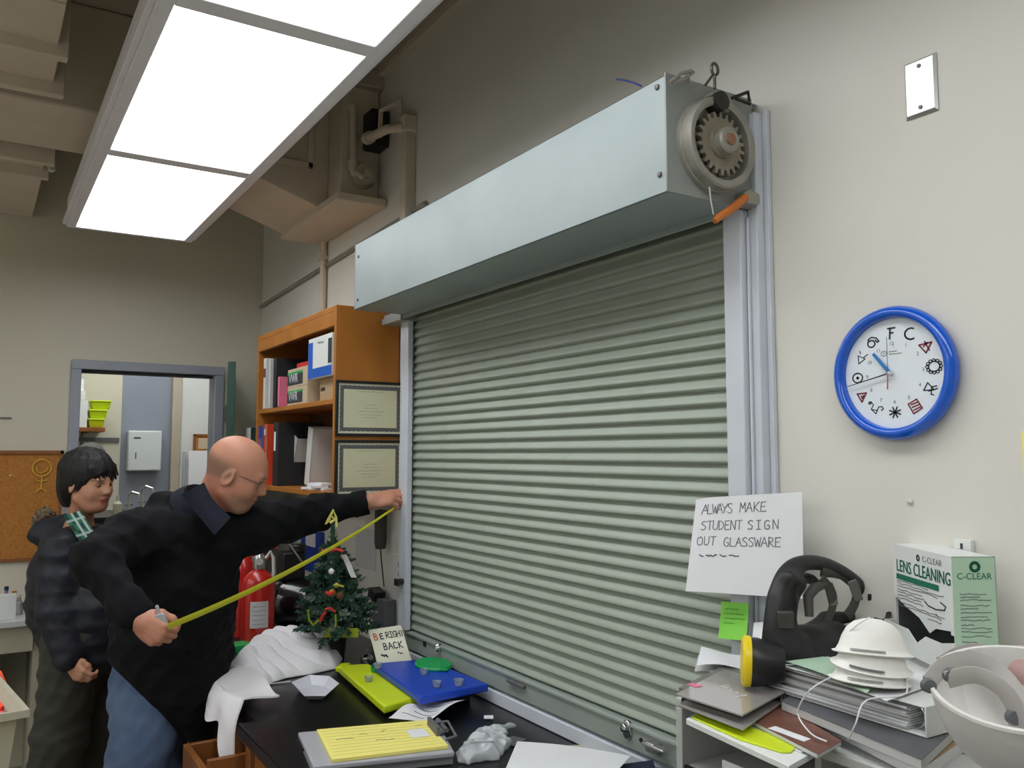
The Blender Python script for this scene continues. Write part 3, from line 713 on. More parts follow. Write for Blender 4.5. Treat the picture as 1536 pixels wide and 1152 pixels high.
def head(f, H, k=1.0, nose=1.0):
    """add a head to field f; H = frame (x forward, y left, z up) at the head centre"""
    def w_(x, y, z): return H @ V(x * k, y * k, z * k)
    A = H
    f.ell(w_(-.014, 0, .034), (.098 * k, .077 * k, .086 * k), A, .02)
    f.ell(w_(.028, 0, -.03), (.066 * k, .062 * k, .088 * k), A, .04)
    f.ell(w_(.052, 0, -.09), (.034 * k, .036 * k, .026 * k), A, .03)           # chin
    for s in (1, -1):
        f.ell(w_(.045, .042 * s, -.03), (.03 * k, .022 * k, .028 * k), A, .03)  # cheek
        f.cap(w_(.0, .055 * s, -.062), w_(.05, .03 * s, -.092), .018 * k, .016 * k, .03)   # jaw
    f.cap(w_(.074, .034, .022), w_(.074, -.034, .022), .013 * k, .013 * k, .02)  # brow
    for s in (1, -1): f.ell(w_(.092, .032 * s, .004), (.014 * k, .019 * k, .011 * k), A, .012, 's')
    for s in (1, -1): f.ell(w_(.071, .032 * s, .003), (.0135 * k, .0145 * k, .0115 * k), A, .003)
    f.cap(w_(.082, 0, .016), w_(.102 * nose + .0, 0, -.022), .008 * k, .0125 * k, .014)
    for s in (1, -1): f.ell(w_(.092, .012 * s, -.026), (.011 * k, .008 * k, .008 * k), A, .008)
    f.ell(w_(.086, 0, -.052), (.013 * k, .024 * k, .0065 * k), A, .008)
    f.ell(w_(.083, 0, -.064), (.013 * k, .021 * k, .007 * k), A, .008)
    f.cap(w_(.098, .016, -.0585), w_(.098, -.016, -.0585), .0025, .0025, .004, 's')
    for s in (1, -1):
        c = w_(-.012, .079 * s, -.008); E_ = A @ Matrix.Rotation(R(14), 4, 'Y') @ Matrix.Rotation(R(22 * s), 4, 'Z')
        f.ell(c, (.020 * k, .0075 * k, .032 * k), E_, .006)
        f.ell(H @ (V(-.008, .088 * s, -.005) * k), (.010 * k, .006 * k, .019 * k), E_, .004, 's')
    return w_
def hand_(f, wrist, Mh, poses, thumb, k=1.0, sgn=1):
    """Mh: frame at wrist (x along the hand, y across towards the thumb side, z out of the back); poses: 4 bend triples in degrees"""
    def w_(x, y, z): return Mh @ V(x * k, y * k, z * k)
    f.ell(w_(.045, .0, 0), (.052 * k, .040 * k, .016 * k), Mh, .012)
    f.cap(w_(-.02, 0, 0), w_(.02, 0, 0), .024 * k, .026 * k, .015)
    for i, (ln, b) in enumerate(zip((.068, .076, .071, .056), poses)):
        y = .030 - .0195 * i; p = V(.084 - (.006 if i in (0,) else .010 if i == 3 else 0), y, 0); a = 0
        f.cap(w_(.03, y * .7, 0), w_(*p), .011 * k, .0105 * k, .01)
        for seg, ang, r in zip((.46, .31, .23), b, (.0098, .0088, .0078)):
            a += ang; q = p + V(math.cos(R(a)) * ln * seg * 1.15, 0, -math.sin(R(a)) * ln * seg * 1.15)
            f.cap(w_(*p), w_(*q), r * k, (r - .0008) * k, .004); p = q
    pts = [w_(*t) for t in thumb]
    for i in range(len(pts) - 1): f.cap(pts[i], pts[i + 1], (.0135 - .0018 * i) * k, (.0122 - .0018 * i) * k, .008)
def tube_field(f, pts, rs, k=.03): f.chain(pts, rs, k)

# ---- bald man leaning over the counter
pel = P(232, 1040, 3.161); chest = P(272, 880, 3.052); nb = P(305, 772, 3.041)
rs_, ls = P(195, 806, 2.899), P(380, 792, 3.10)
re_, rw = P(143, 842, 2.692), P(203, 924, 2.540)
le, lw = P(478, 768, 3.42), P(556, 752, 3.45)
rh, lh = pel + V(-.02, -.085, -.02), pel + V(.04, .085, -.02)
rk, ra = V(-1.08, 3.20, .50), V(-1.13, 3.25, .09)
lk, la = V(-.93, 3.46, .50), V(-.97, 3.58, .09)
hx = (RT * .87 - UP * .44 + FW * .12); hu = (UP * .88 + RT * .45)
HC = P(356, 710, 3.008); Hz = hu; Hm = frame(HC, hx, hx.cross(Hz) * -1)          # y = left = z cross x
Hm = frame(HC, hx, (Hz.cross(hx)))
man = empty('person', (pel.x, pel.y, 0), 'bald man in a dark shirt and jeans leaning right, stretching a tape measure', 'person', 'two people at the counter')
dn = (rw - re_).normalized()
lo = V(-1.5, 2.2, -.01); hi = V(.02, 3.95, 1.85)
rhc = P(225, 940, 2.496); lhc = lw + (lw - le).normalized() * .10
f = Field(lo, hi, .012, [(HC - V(.14, .14, .15), HC + V(.14, .14, .15)), (rhc - V(.10, .10, .09), rhc + V(.10, .10, .09)), (lhc - V(.12, .12, .07), lhc + V(.12, .12, .07))], .0038)
f.chain([pel, chest, nb], [0.1378, 0.1431, 0.0848], .06)
f.cap(rs_, ls, .06, .06, .05); f.chain([rs_, re_, rw], [0.0530, 0.0445, 0.0318], .03); f.chain([ls, le, lw], [0.0530, 0.0445, 0.0329], .03)
f.chain([rh, rk, ra], [0.0795, 0.0530, 0.0403], .04); f.chain([lh, lk, la], [0.0795, 0.0530, 0.0403], .04)
f.cap(ra, ra + V(.15, -.05, -.045), .034, .026, .02); f.cap(la, la + V(.15, -.03, -.045), .034, .026, .02)
hw = head(f, Hm, 1.07)
f.cap(hw(-.035, 0, -.03), nb - UP * .02, .058, .066, .03)
# right hand: fist round the tape case, knuckles to the camera's left, thumb on top
rx = (RT * .80 - UP * .55 - FW * .1); rz = (-RT * .35 - FW * .85 + UP * .3)
Mr = frame(rw + dn * .012, rx, rz.cross(rx))
hand_(f, rw, Mr, [(45, 70, 50), (55, 75, 55), (62, 80, 55), (68, 80, 55)], [(.012, .022, -.01), (.045, .046, -.014), (.078, .050, -.022), (.100, .042, -.030)], 1.06)
# left hand: flat, pinching the tape end against the shutter guide
lx = (lw - le).normalized(); lz = (UP * .75 - FW * .55)
Ml = frame(lw, lx, lz.cross(lx) * 1.0)
Ml = frame(lw, lx, -(lz.cross(lx)))
# keep z (back of the hand) up: recompute from axes
yv = lz.cross(lx); Ml = frame(lw, lx, yv)
hand_(f, lw, Ml, [(8, 22, 18), (20, 45, 35), (35, 60, 40), (45, 65, 45)], [(.012, .022, -.008), (.045, .042, -.02), (.078, .036, -.034), (.098, .024, -.040)], 1.04)
Hi = Hm.inverted()
def man_tint(v):
    base = LC((196, 138, 112)); red = LC((186, 112, 90)); stub = LC((132, 104, 86)); beard = LC((150, 122, 100)); lip = LC((160, 88, 80)); dark = LC((50, 36, 30))
    M_ = np.array(Hi); q = v @ M_[:3, :3].T + M_[:3, 3]
    c = np.tile(base, (len(v), 1)); x, y, z = q.T
    near = (np.abs(q) < .16).all(1)
    def mixin(w_, col): 
        nonlocal c
        w_ = (np.clip(w_, 0, 1) * near)[:, None]; c = c * (1 - w_) + col * w_
    mixin(np.clip((-.02 - z) / .04, 0, 1) * .5, red)
    mixin(np.clip((.055 - z) / .03, 0, 1) * np.clip((.020 - x) / .05, 0, 1) * np.clip((z + .035 - .25 * (x + .05)) / .016, 0, 1) * (np.abs(y) > .0) * .75, stub)
    mixin(np.clip((-.042 - z) / .02, 0, 1) * np.clip((x - .01) / .02, 0, 1) * .7, beard)
    mixin((np.hypot((z + .058) / .010, y / .024) < 1) * (x > .08), lip)
    mixin((np.hypot((z - .003) / .005, (np.abs(y) - .032) / .011) < 1) * (x > .07), dark)
    mixin((np.hypot((z - .030) / .005, (np.abs(y) - .034) / .02) < 1) * (x > .06) * .6, LC((110, 88, 72)))
    return c
sdf_obj('body', f, 'skin', man, tint=man_tint, smooth=1)
# glasses
gm = MB()
def hp(x, y, z): return Hm @ V(x, y, z)
for s in (1, -1):
    gm.tube([hp(-.008, .080 * s, .012), hp(.04, .076 * s, .014), hp(.088, .062 * s, .012)], .0015, 6)
    gm.tube([hp(.094 - .25 * abs(.032 + .025 * math.cos(t)) * .3, s * (.032 + .025 * math.cos(t)), .002 + .017 * math.sin(t)) for t in [2 * math.pi * i / 18 for i in range(19)]], .0012, 6)
gm.tube([hp(.098, .008, .008), hp(.101, 0, .010), hp(.098, -.008, .008)], .0013, 6)
obj('glasses', gm, 'bolt', man)
# shirt
f = Field(V(-1.55, 2.25, .62), V(.02, 3.95, 1.78), .0075)
hem = P(240, 1075, 3.161)
f.chain([pel + V(0, 0, .02), P(258, 950, 3.117), chest, nb - UP * .05], [0.1749, 0.1855, 0.1749, 0.1060], .10)
f.cap(P(225, 815, 2.998), P(345, 800, 3.096), .115, .10, .06)
f.cap(P(285, 950, 3.030), P(290, 1120, 3.117), .13, .12, .08)                            # belly of the loose shirt
f.cap(rs_, ls, .088, .085, .06)
f.cap(P(250, 765, 3.074), nb, .075, .075, .05)
f.chain([rs_, re_, rw - dn * .015], [0.0933, 0.0721, 0.0498], .035); f.chain([ls, le, lw - (lw - le).normalized() * .045], [0.0954, 0.0700, 0.0456], .035)
f.ell(rw - dn * .05, (.052, .052, .052), None, .02)
f.wrinkle(.0034, [((38, 30, 55), .3, 1), ((-60, 45, 40), 1.1, .8), ((20, -70, 75), 2.2, .7), ((95, 60, -70), .7, .35), ((14, 12, -26), 1.5, 1.2)])
f.cap(nb + (hw(-.035, 0, -.03) - nb).normalized() * .045, hw(-.03, 0, .0), .068, .10, .006, 's')
a, b = P(146, 978, 3.107), P(258, 1088, 3.107); nrm = (b - a).normalized().cross(ray(200, 1035)); nrm = nrm if nrm.z < 0 else -nrm
f.half(a, nrm)
f.rbox((-.28, 3.0, .43), (.5, 2.0, .437), .003, None, .004, 's')
sdf_obj('shirt', f, 'shirt_dark', man, smooth=1)
# collar: a folded band standing round the neck
def collar(axis_p, up_, fwd_, rx_, ry_, h0, flare, open_deg, drop):
    up_ = up_.normalized(); fwd_ = (fwd_ - up_ * fwd_.dot(up_)).normalized(); sd = up_.cross(fwd_)
    def S(s, t):
        a_ = R(open_deg + (360 - 2 * open_deg) * s); e = abs(s - .5) * 2
        dr = fwd_ * (rx_ * math.cos(a_)) + sd * (ry_ * math.sin(a_))
        base = axis_p + dr + up_ * (h0 - drop * e ** 2)
        out = dr.normalized()
        if t < .35: return base + up_ * (-.03 + .03 * t / .35)
        tt = (t - .35) / .65
        return base + out * (.008 + flare * tt) - up_ * ((.045 + .035 * e ** 3) * tt) + up_ * .004 * math.sin(tt * 3)
    return MB().sheet(S, 36, 8, .003)
neck_up = (hw(-.03, 0, -.03) - nb).normalized()
obj('collar_stand', collar(nb + neck_up * .062, neck_up, hx, .092, .086, .0, .03, 14, .03), 'collar_navy', man, smooth=60)
def leaf(s, t):      # s along the neck from nape to tip, t from the fold outwards
    i0, i1 = V(306, 724, 2.935), V(346, 776, 2.895); o0, o1 = V(272, 742, 2.905), V(322, 803, 2.845)
    q = (i0 * (1 - s) + i1 * s) * (1 - t) + (o0 * (1 - s) + o1 * s) * t
    return P(q.x - 6 * math.sin(3.14 * s) * (1 - t), q.y, q.z - .012 * math.sin(3.14 * t))
obj('collar_leaf', MB().sheet(leaf, 14, 8, .004), 'collar_navy', man, smooth=60)
obj('cuff', MB().tube([lw - lx * .07, lw - lx * .012], [0.0530, 0.0509], 22, False).tube([lw - lx * .012, lw - lx * .03], [0.0477, 0.0445], 22, False), 'shirt_dark', man)
pk = [P(318, 800, 2.943), P(330, 850, 2.905), P(322, 920, 2.867), P(300, 1000, 2.894)]
# jeans
f = Field(V(-1.45, 2.8, .02), V(-.65, 3.95, 1.15), .010)
f.chain([pel + V(0, 0, .08), pel], [0.1537, 0.1643], .05); f.cap(rh, lh, .125, .12, .05)
f.chain([rh, rk, ra + V(0, 0, .03)], [0.1251, 0.0901, 0.0795], .05); f.chain([lh, lk, la + V(0, 0, .03)], [0.1251, 0.0901, 0.0795], .05)
f.wrinkle(.0028, [((30, 25, 60), .3, 1), ((-70, 50, 80), 1.1, .8), ((90, 60, 120), .5, .4)]); f.half(V(0, 0, .03), V(0, 0, -1)); f.rbox((-.28, 3.0, .43), (.5, 2.0, .437), .003, None, .004, 's')
jn = sdf_obj('jeans', f, 'jeans', man, smooth=1)
for a_ in (ra, la):
    f = Field(a_ - V(.16, .16, .1), a_ + V(.26, .16, .06), .009)
    f.cap(a_ + V(-.03, 0, -.035), a_ + V(.16, -.045, -.05), .048, .04, .02); f.half(V(0, 0, .004), V(0, 0, -1)); sdf_obj('shoe', f, 'shoe', man)

# ---- student in a navy jacket behind him
HS = P(134, 724, 3.752); sx = (RT * .95 - FW * .30 - UP * .14); su = (UP * 1.0 + RT * .05)
Sm = frame(HS, sx, su.cross(sx)); KS = 1.05
snb = P(118, 800, 3.797); spl = V(-1.09, 4.22, .95); sch = P(114, 880, 3.797)
srs, sls = P(92, 824, 3.639), P(172, 822, 3.955)
sre, srw = P(86, 920, 3.571), P(104, 992, 3.526); sle, slw = P(175, 930, 3.898), P(165, 1000, 3.729)
stu = empty('person', (spl.x, spl.y, 0), 'young man with black hair in a navy winter jacket, standing behind the bald man', 'person', 'two people at the counter')
sd_ = (srw - sre).normalized(); shc = srw + sd_ * .06
srh, slh = spl + V(-.06, -.07, -.03), spl + V(.06, .07, -.03)
srk, sra = V(-1.19, 4.18, .49), V(-1.24, 4.22, .09); slk, sla = V(-1.00, 4.34, .49), V(-1.04, 4.42, .09)
f = Field(V(-1.65, 3.6, -.01), V(-.65, 4.75, 1.85), .012, [(HS - V(.13, .13, .15), HS + V(.13, .13, .14)), (shc - V(.09, .09, .08), shc + V(.09, .09, .08))], .0038)
f.chain([spl, sch, snb], [0.1320, 0.1375, 0.0660], .06); f.cap(srs, sls, .055, .055, .05)
f.chain([srs, sre, srw], [0.0495, 0.0440, 0.0308], .03); f.chain([sls, sle, slw], [0.0495, 0.0440, 0.0308], .03)
f.chain([srh, srk, sra], [0.0770, 0.0528, 0.0396], .04); f.chain([slh, slk, sla], [0.0770, 0.0528, 0.0396], .04)
f.cap(sra, sra + V(.15, -.08, -.045), .034, .026, .02); f.cap(sla, sla + V(.15, -.06, -.045), .034, .026, .02)
sw = head(f, Sm, KS, .97); f.cap(sw(-.025, 0, -.05), snb, .05, .056, .03)
hxv = (sd_ + RT * .5).normalized(); hz = (-FW * .8 + RT * -.3); Ms = frame(srw, hxv, hz.cross(hxv))
hand_(f, srw, Ms, [(30, 50, 40), (35, 55, 40), (40, 58, 40), (45, 60, 40)], [(.012, .022, -.008), (.042, .042, -.014), (.07, .044, -.022), (.088, .036, -.028)], .95)
Si = Sm.inverted()
def stu_tint(v):
    base = LC((198, 146, 116)); red = LC((182, 122, 98)); lip = LC((164, 92, 84)); dark = LC((30, 22, 20)); brow = LC((46, 34, 30))
    M_ = np.array(Si); q = (v @ M_[:3, :3].T + M_[:3, 3]) / KS; x, y, z = q.T; c = np.tile(base, (len(v), 1)); near = (np.abs(q) < .16).all(1)
    def mixin(w_, col):
        nonlocal c
        w_ = (np.clip(w_, 0, 1) * near)[:, None]; c = c * (1 - w_) + col * w_
    mixin(np.clip((-.02 - z) / .05, 0, 1) * .4, red)
    mixin((np.hypot((z + .058) / .011, y / .026) < 1) * (x > .08), lip)
    mixin((np.hypot((z - .002) / .0042, (np.abs(y) - .032) / .012) < 1) * (x > .065) * .9, dark)
    mixin((np.hypot((z - .025) / .0042, (np.abs(y) - .035) / .022) < 1) * (x > .055) * .7, brow)
    return c
sdf_obj('body', f, 'skin', stu, tint=stu_tint)
# hair
f = Field(HS - V(.2, .2, .2), HS + V(.2, .2, .2), .005)
f.ell(sw(-.022, 0, .044), (.126, .104, .110), Sm, .02)
f.ell(sw(-.072, 0, -.035), (.050, .083, .096), Sm, .04)
f.ell(sw(.096, 0, -.045), (.083, .112, .110), Sm, .004, 's'); f.ell(sw(.03, .098, -.05), (.05, .05, .07), Sm, .01, 's'); f.ell(sw(.03, -.098, -.05), (.05, .05, .07), Sm, .01, 's')
f.rbox(sw(-.01, 0, -.18), (.2, .2, .055), .01, Sm, .01, 's')
for i in range(13):
    y = -.066 + .011 * i; fr_ = .085 - 4.5 * y * y; f.cap(sw(fr_ - .012, y, .075), sw(fr_ + .012 - (.004 if i % 2 else 0), y + .008, .030 + (.012 if i % 3 == 0 else 0) - .9 * abs(y) * .1), .013, .004, .006)
for s in (1, -1):
    for i in range(3): f.cap(sw(.03 - .012 * i, .078 * s, .02), sw(.024 - .012 * i, .077 * s, -.028 + .012 * (i == 0) + .02 * (i == 2)), .012, .004, .006)
f.wrinkle(.0022, [((0, 160, 20), .2, 1), ((120, 80, 30), 1, .7), ((90, -130, 10), 2, .6)])
sdf_obj('hair', f, 'hair_black', stu, smooth=1)
# jacket with hood and fur trim
f = Field(V(-1.7, 3.6, .68), V(-.6, 4.8, 1.70), .008)
hemz = P(100, 1012, 3.616).z
f.chain([V(spl.x, spl.y, .84), V(spl.x, spl.y, 1.0), sch + V(0, 0, -.06), sch + V(0, 0, .1), snb - V(0, 0, .09)], [0.190, 0.190, 0.1815, 0.1705, 0.1100], .08)
f.cap(srs, sls, .085, .085, .06); f.chain([srs, (srs + sre) / 2, sre, srw - sd_ * .02], [0.0858, 0.0836, 0.0792, 0.0616], .03); f.chain([sls, sle, slw], [0.0880, 0.0825, 0.0660], .03)
hood_c = P(96, 796, 3.865); f.chain([P(62, 800, 3.797), hood_c, P(140, 806, 3.978)], [0.0550, 0.0682, 0.0550], .04)
f.wrinkle(.0024, [((0, 5, 84), .3, 1.2), ((30, 22, 66), 1.3, .7), ((-54, 36, 50), 2.1, .6), ((110, -80, 130), .4, .4)])
f.half(V(0, 0, hemz), V(0, 0, -1)); f.half(srw - sd_ * .015, sd_) if False else None
f.cap(snb + UP * .06, snb - UP * .02, .055, .06, .01, 's')
sdf_obj('jacket', f, 'jacket_navy', stu, smooth=1)
f = Field(V(-1.6, 3.7, 1.3), V(-.95, 4.6, 1.68), .006)
f.chain([P(56, 786, 3.842), P(65, 774, 3.876), P(76, 778, 3.921), P(88, 788, 3.978)], [0.0242, 0.0330, 0.0264, 0.0176], .02); f.wrinkle(.005, [((210, 150, 90), 0, 1), ((-120, 190, 170), 1, 1), ((90, -160, 230), 2, .8)])
sdf_obj('fur_trim', f, 'fur', stu, smooth=0)
# plaid collar
pv = snb + V(0, 0, .045)
def plaid_tint(v):
    g1, g2, w1 = LC((34, 92, 74)), LC((20, 54, 48)), LC((176, 196, 186)); a_ = np.arctan2(v[:, 1] - snb.y, v[:, 0] - snb.x); z = v[:, 2]
    c = np.where((np.sin(a_ * 14) > .1)[:, None] ^ (np.sin(z * 190) > .1)[:, None], g1, g2)
    c = np.where(((np.abs(np.sin(a_ * 7 + .4)) < .10) | (np.abs(np.sin(z * 95 + .3)) < .10))[:, None], w1, c); return c
mbp = collar(pv - V(0, 0, .015), V(0, 0, 1) - V(*sx) * .12, V(*sx), .087, .083, .0, .055, 22, .08)
sc2 = obj('plaid_collar', mbp, 'plaid', stu, smooth=60)
sm_ = sc2.modifiers.new('s', 'SUBSURF'); sm_.levels = 2; sm_.render_levels = 2
vv = np.array([tuple(ORG[sc2.name] + v.co) for v in sc2.data.vertices]); at = sc2.data.attributes.new('tint', 'FLOAT_COLOR', 'POINT')
cc_ = np.ones((len(vv), 4), np.float32); cc_[:, :3] = plaid_tint(vv); at.data.foreach_set('color', cc_.ravel())
def lap(s, t):
    a_ = P(104 + 26 * t + 14 * s, 786 + 40 * t - 4 * s, 3.65 - .015 * t); return a_ + FW * (.02 * math.sin(s * 3.1))
lp = obj('plaid_lapel', MB().sheet(lambda s, t: P(95 + 26 * s + 36 * t, 774 + 56 * t - 8 * s, 3.67 - .06 * math.sin(min(1, t * 1.3) * 1.6)), 16, 24, .004), 'plaid', stu, smooth=60)
n_ = len(lp.data.vertices); vs_ = [(i % 17) / 16 for i in range(n_)]; ts_ = [((i // 17) % 25) / 24 for i in range(n_)]
at = lp.data.attributes.new('tint', 'FLOAT_COLOR', 'POINT'); cc_ = np.ones((n_, 4), np.float32)
for i in range(n_):
    s, t = vs_[i], ts_[i]; q = LC((44, 110, 88)) if (int(s * 4) + int(t * 7)) % 2 else LC((22, 62, 54))
    if abs(s - .45) < .06 or abs(s - .85) < .05 or int(t * 24) % 9 == 4: q = LC((170, 190, 182))
    cc_[i, :3] = q
at.data.foreach_set('color', cc_.ravel())
# trousers
f = Field(V(-1.6, 3.7, .02), V(-.7, 4.75, 1.15), .010)
f.cap(spl + V(0, 0, -.04), spl, .12, .10, .04); f.cap(srh, slh, .112, .105, .05); f.chain([srh, srk, sra + V(0, 0, .03)], [0.1320, 0.1045, 0.0990], .05); f.chain([slh, slk, sla + V(0, 0, .03)], [0.1320, 0.1045, 0.0990], .05)
f.wrinkle(.0032, [((30, 25, 60), .3, 1), ((-60, 50, 75), 1.1, .9), ((90, 60, 120), .5, .4)]); f.half(V(0, 0, .03), V(0, 0, -1))
sdf_obj('trousers', f, 'trousers_olive', stu, smooth=1)
for a_ in (sra, sla):
    f = Field(a_ - V(.16, .18, .1), a_ + V(.26, .16, .06), .009)
    f.cap(a_ + V(-.03, 0, -.035), a_ + V(.16, -.08, -.05), .048, .04, .02); f.half(V(0, 0, .004), V(0, 0, -1)); sdf_obj('shoe', f, 'shoe', stu)
# tape measure: case in the right fist, blade sagging to the shutter guide
tm = empty('tape_measure', P(244, 930, 2.46), 'yellow steel tape measure stretched from hand to shutter guide', 'tape measure')
tcm = frame(P(241, 930, 2.535), (RT * .9 + UP * .35), UP)
obj('case', MB().prism(rrect(.036, .04, .01), tcm @ Matrix.Translation((0, 0, -.012)), .024).box((.000, .015, -.006), (.008, .046, .006), tcm), 'grey_plastic', tm, bevel=.003)
A_, B_ = P(252, 940, 2.48), P(597, 758, 3.47)
def blade(s, t):
    p_ = A_ * (1 - t) + B_ * t - V(0, 0, 1) * (.055 * 4 * t * (1 - t) * .55)
    a_ = 1.15 * t; n_ = UP * math.cos(a_) + FW * math.sin(a_)
    return p_ + n_ * ((s - .5) * .019) + FW * (.003 * (4 * (s - .5) ** 2))
obj('blade', MB().sheet(blade, 4, 40, .0006), 'tape_yellow', tm, smooth=60)
obj('end_hook', MB().box((B_.x - .002, B_.y - .004, B_.z - .014), (B_.x + .002, B_.y + .004, B_.z + .010)), 'chrome', tm)
# ------------------------------------------------------------------ counter
ct = empty('lab_counter', (-.45, 1.8, 0), 'black topped laboratory counter with brown wooden cabinet below the shutter', 'counter')
obj('worktop', MB().prism([(-.826, -1.2), (-.004, -1.2), (-.004, 4.9), (-.774, 4.9), (-.774, 2.74), (-.826, 2.74)], Matrix.Translation((0, 0, .825)), CTOP - .825), 'counter_black', ct, bevel=.004)
obj('cabinet_body', MB().box((-.76, -1.15, .10), (-.02, 4.85, .824)), 'cab_wood', ct)
obj('toe_kick', MB().box((-.70, -1.15, .0), (-.02, 4.85, .10)), 'rubber_base', ct)
for i, y in enumerate([-.9, -.3, .3, .9, 1.5, 2.1]):
    dr = obj('drawer_front', MB().box((-.785, y + .01, .64), (-.761, y + .59, .815)), 'cab_wood', ct, bevel=.004)
    obj('pull', MB().tube([(-.786, y + .24, .73), (-.81, y + .24, .73), (-.81, y + .36, .73), (-.786, y + .36, .73)], .006, 8), 'bolt', dr)
    dd = obj('cabinet_door', MB().box((-.785, y + .01, .115), (-.761, y + .59, .625)), 'cab_wood', ct, bevel=.004)
    obj('pull', MB().tube([(-.786, y + .52, .48), (-.81, y + .52, .48), (-.81, y + .52, .58), (-.786, y + .52, .58)], .006, 8), 'bolt', dd)
obj('corner_post', MB().box((-.80, 2.69, .10), (-.762, 2.738, .824)), 'cab_wood', ct, bevel=.003)
# wooden rack hung on the cabinet end, with slots
rk_ = empty('wooden_rack', (-.87, 2.87, .30), 'brown wooden rack with cut slots hanging below the towel', 'rack')
obj('front_board', MB().box((-.925, 2.765, .40), (-.905, 3.03, .74)), 'cab_wood', rk_, bevel=.004)
obj('side_board', MB().box((-.905, 2.765, .40), (-.765, 2.785, .76)), 'cab_wood', rk_, bevel=.003)
obj('side_board', MB().box((-.905, 3.01, .40), (-.765, 3.03, .74)), 'cab_wood', rk_, bevel=.003)
obj('bottom_board', MB().box((-.905, 2.785, .40), (-.765, 3.01, .42)), 'cab_wood', rk_)
for y, z0_, z1_ in ((2.80, .58, .70), (2.88, .56, .69)): obj('slot', MB().box((-.927, y, z0_), (-.92, y + .02, z1_)), 'cast_dark', rk_)
for x, z in ((-.89, .64), (-.86, .66), (-.82, .62)): obj('slot', MB().box((x, 2.762, z - .05), (x + .022, 2.768, z + .05)), 'cast_dark', rk_)
obj('strip', MB().box((-.93, 2.758, .70), (-.80, 2.764, .71)), 'neon_dark', rk_)

# ------------------------------------------------------------------ bookcase on the wall
BX, BY0, BY1, BZ0, BZ1, SHZ = -.296, 3.362, 4.53, 1.515, 2.322, 1.93
bc = empty('bookcase', (-.15, 3.95, BZ0), 'orange-brown wooden bookcase with open shelves mounted beside the shutter', 'bookcase')
obj('side_panel', MB().box((BX, BY0, BZ0), (-.006, BY0 + .022, BZ1)), 'shelf_wood', bc, bevel=.002)
obj('side_panel', MB().box((BX, BY1 - .022, BZ0), (-.006, BY1, BZ1)), 'shelf_wood', bc, bevel=.002)
obj('top_panel', MB().box((BX, BY0 + .022, BZ1 - .025), (-.006, BY1 - .022, BZ1)), 'shelf_wood', bc, bevel=.002)
obj('top_rail', MB().box((BX, BY0 + .022, BZ1 - .085), (BX + .02, BY1 - .022, BZ1 - .025)), 'shelf_wood', bc, bevel=.002)
obj('shelf', MB().box((BX + .012, BY0 + .022, SHZ - .022), (-.012, BY1 - .022, SHZ)), 'shelf_wood', bc, bevel=.002)
obj('shelf', MB().box((BX, BY0 + .022, BZ0), (-.012, BY1 + .24, BZ0 + .024)), 'shelf_wood', bc, bevel=.002)
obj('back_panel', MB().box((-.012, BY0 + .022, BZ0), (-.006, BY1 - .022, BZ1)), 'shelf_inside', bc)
def yy(u, v=600, x=-.28): return PX(u, v, x).y
def zz(u, v, x=-.28): return PX(u, v, x).z
def book(name, y, th, dep, h, z, m, label, cat='book', tilt=0, extra=None, x0=-.285, grp=None):
    """upright book or binder; spine faces the room (-X); y = far side, th grows towards the camera"""
    root = empty(name, (x0 + dep / 2, y - th / 2, z), label, cat, grp)
    Mb = Matrix.Translation((x0, y, z)) @ Matrix.Rotation(R(tilt), 4, 'X') @ Matrix.Rotation(R(-90), 4, 'Z')   # local x -> -Y, local y -> +X
    obj('cover', MB().box((0, 0, 0), (.003, dep, h), Mb).box((th - .003, 0, 0), (th, dep, h), Mb).box((0, -.001, 0), (th, .003, h), Mb), m, root, bevel=.001)
    obj('pages', MB().box((.003, .003, .003), (th - .003, dep - .004, h - .004), Mb), 'paper_grey', root)
    if extra:
        for (a0, b0, a1, b1, mm) in extra:
            obj('spine_label', MB().box((th * a0, -.0018, h * b0), (th * a1, .001, h * b1), Mb), mm, root)
    return root
SZ = SHZ + .0005
g1, g2 = 'books on the upper shelf', 'books and binders on the lower shelf'
book('book', yy(396), .045, .2, .265, SZ, 'white_book', 'thick white book with a maroon band, leftmost on the upper shelf', extra=[(.1, .62, .9, .8, 'maroon_print')], grp=g1)
book('book', yy(404), .03, .2, .255, SZ, 'paper_grey', 'pale grey slim book next to the thick white one, upper shelf', grp=g1)
book('book', yy(411), .05, .2, .25, SZ, 'dark_book', 'black book beside the pale grey one on the upper shelf', grp=g1)
book('book', yy(418), .03, .19, .15, SZ, 'pink', 'short pink book left of the VWR boxes', grp=g1)
def carton(name, y0, y1, x0, x1, z0, z1, m, label, prints=(), cat='box', rz=0, grp=None):
    root = empty(name, ((x0 + x1) / 2, (y0 + y1) / 2, z0), label, cat, grp)
    Mc = Matrix.Translation(((x0 + x1) / 2, (y0 + y1) / 2, z0)) @ Matrix.Rotation(R(rz), 4, 'Z'); a, b, h = abs(x1 - x0) / 2, abs(y1 - y0) / 2, z1 - z0
    obj('box_body', MB().box((-a, -b, 0), (a, b, h), Mc), m, root, bevel=.002)
    obj('flap_seam', MB().box((-a, -.001, h), (a, .001, h + .0006), Mc), 'grey_dark', root)
    for (s0, t0, s1, t1, mm) in prints:      # on the -X face; s runs towards the camera
        obj('printed_panel', MB().box((-a - .0012, b - 2 * b * s0, h * t0), (-a, b - 2 * b * s1, h * t1), Mc), mm, root)
    return root, Mc, a, b, h
def face_text(root, Mc, a, b, h, txt, s, t, size, m, xs=1.0):
    Fm = Mc @ frame((-a - .0014, b - 2 * b * s, h * t), (0, -1, 0), (0, 0, 1)); obj('lettering', MB().text(txt, size, Fm, .0003, 'LEFT', xs=xs), m, root, smooth=None)
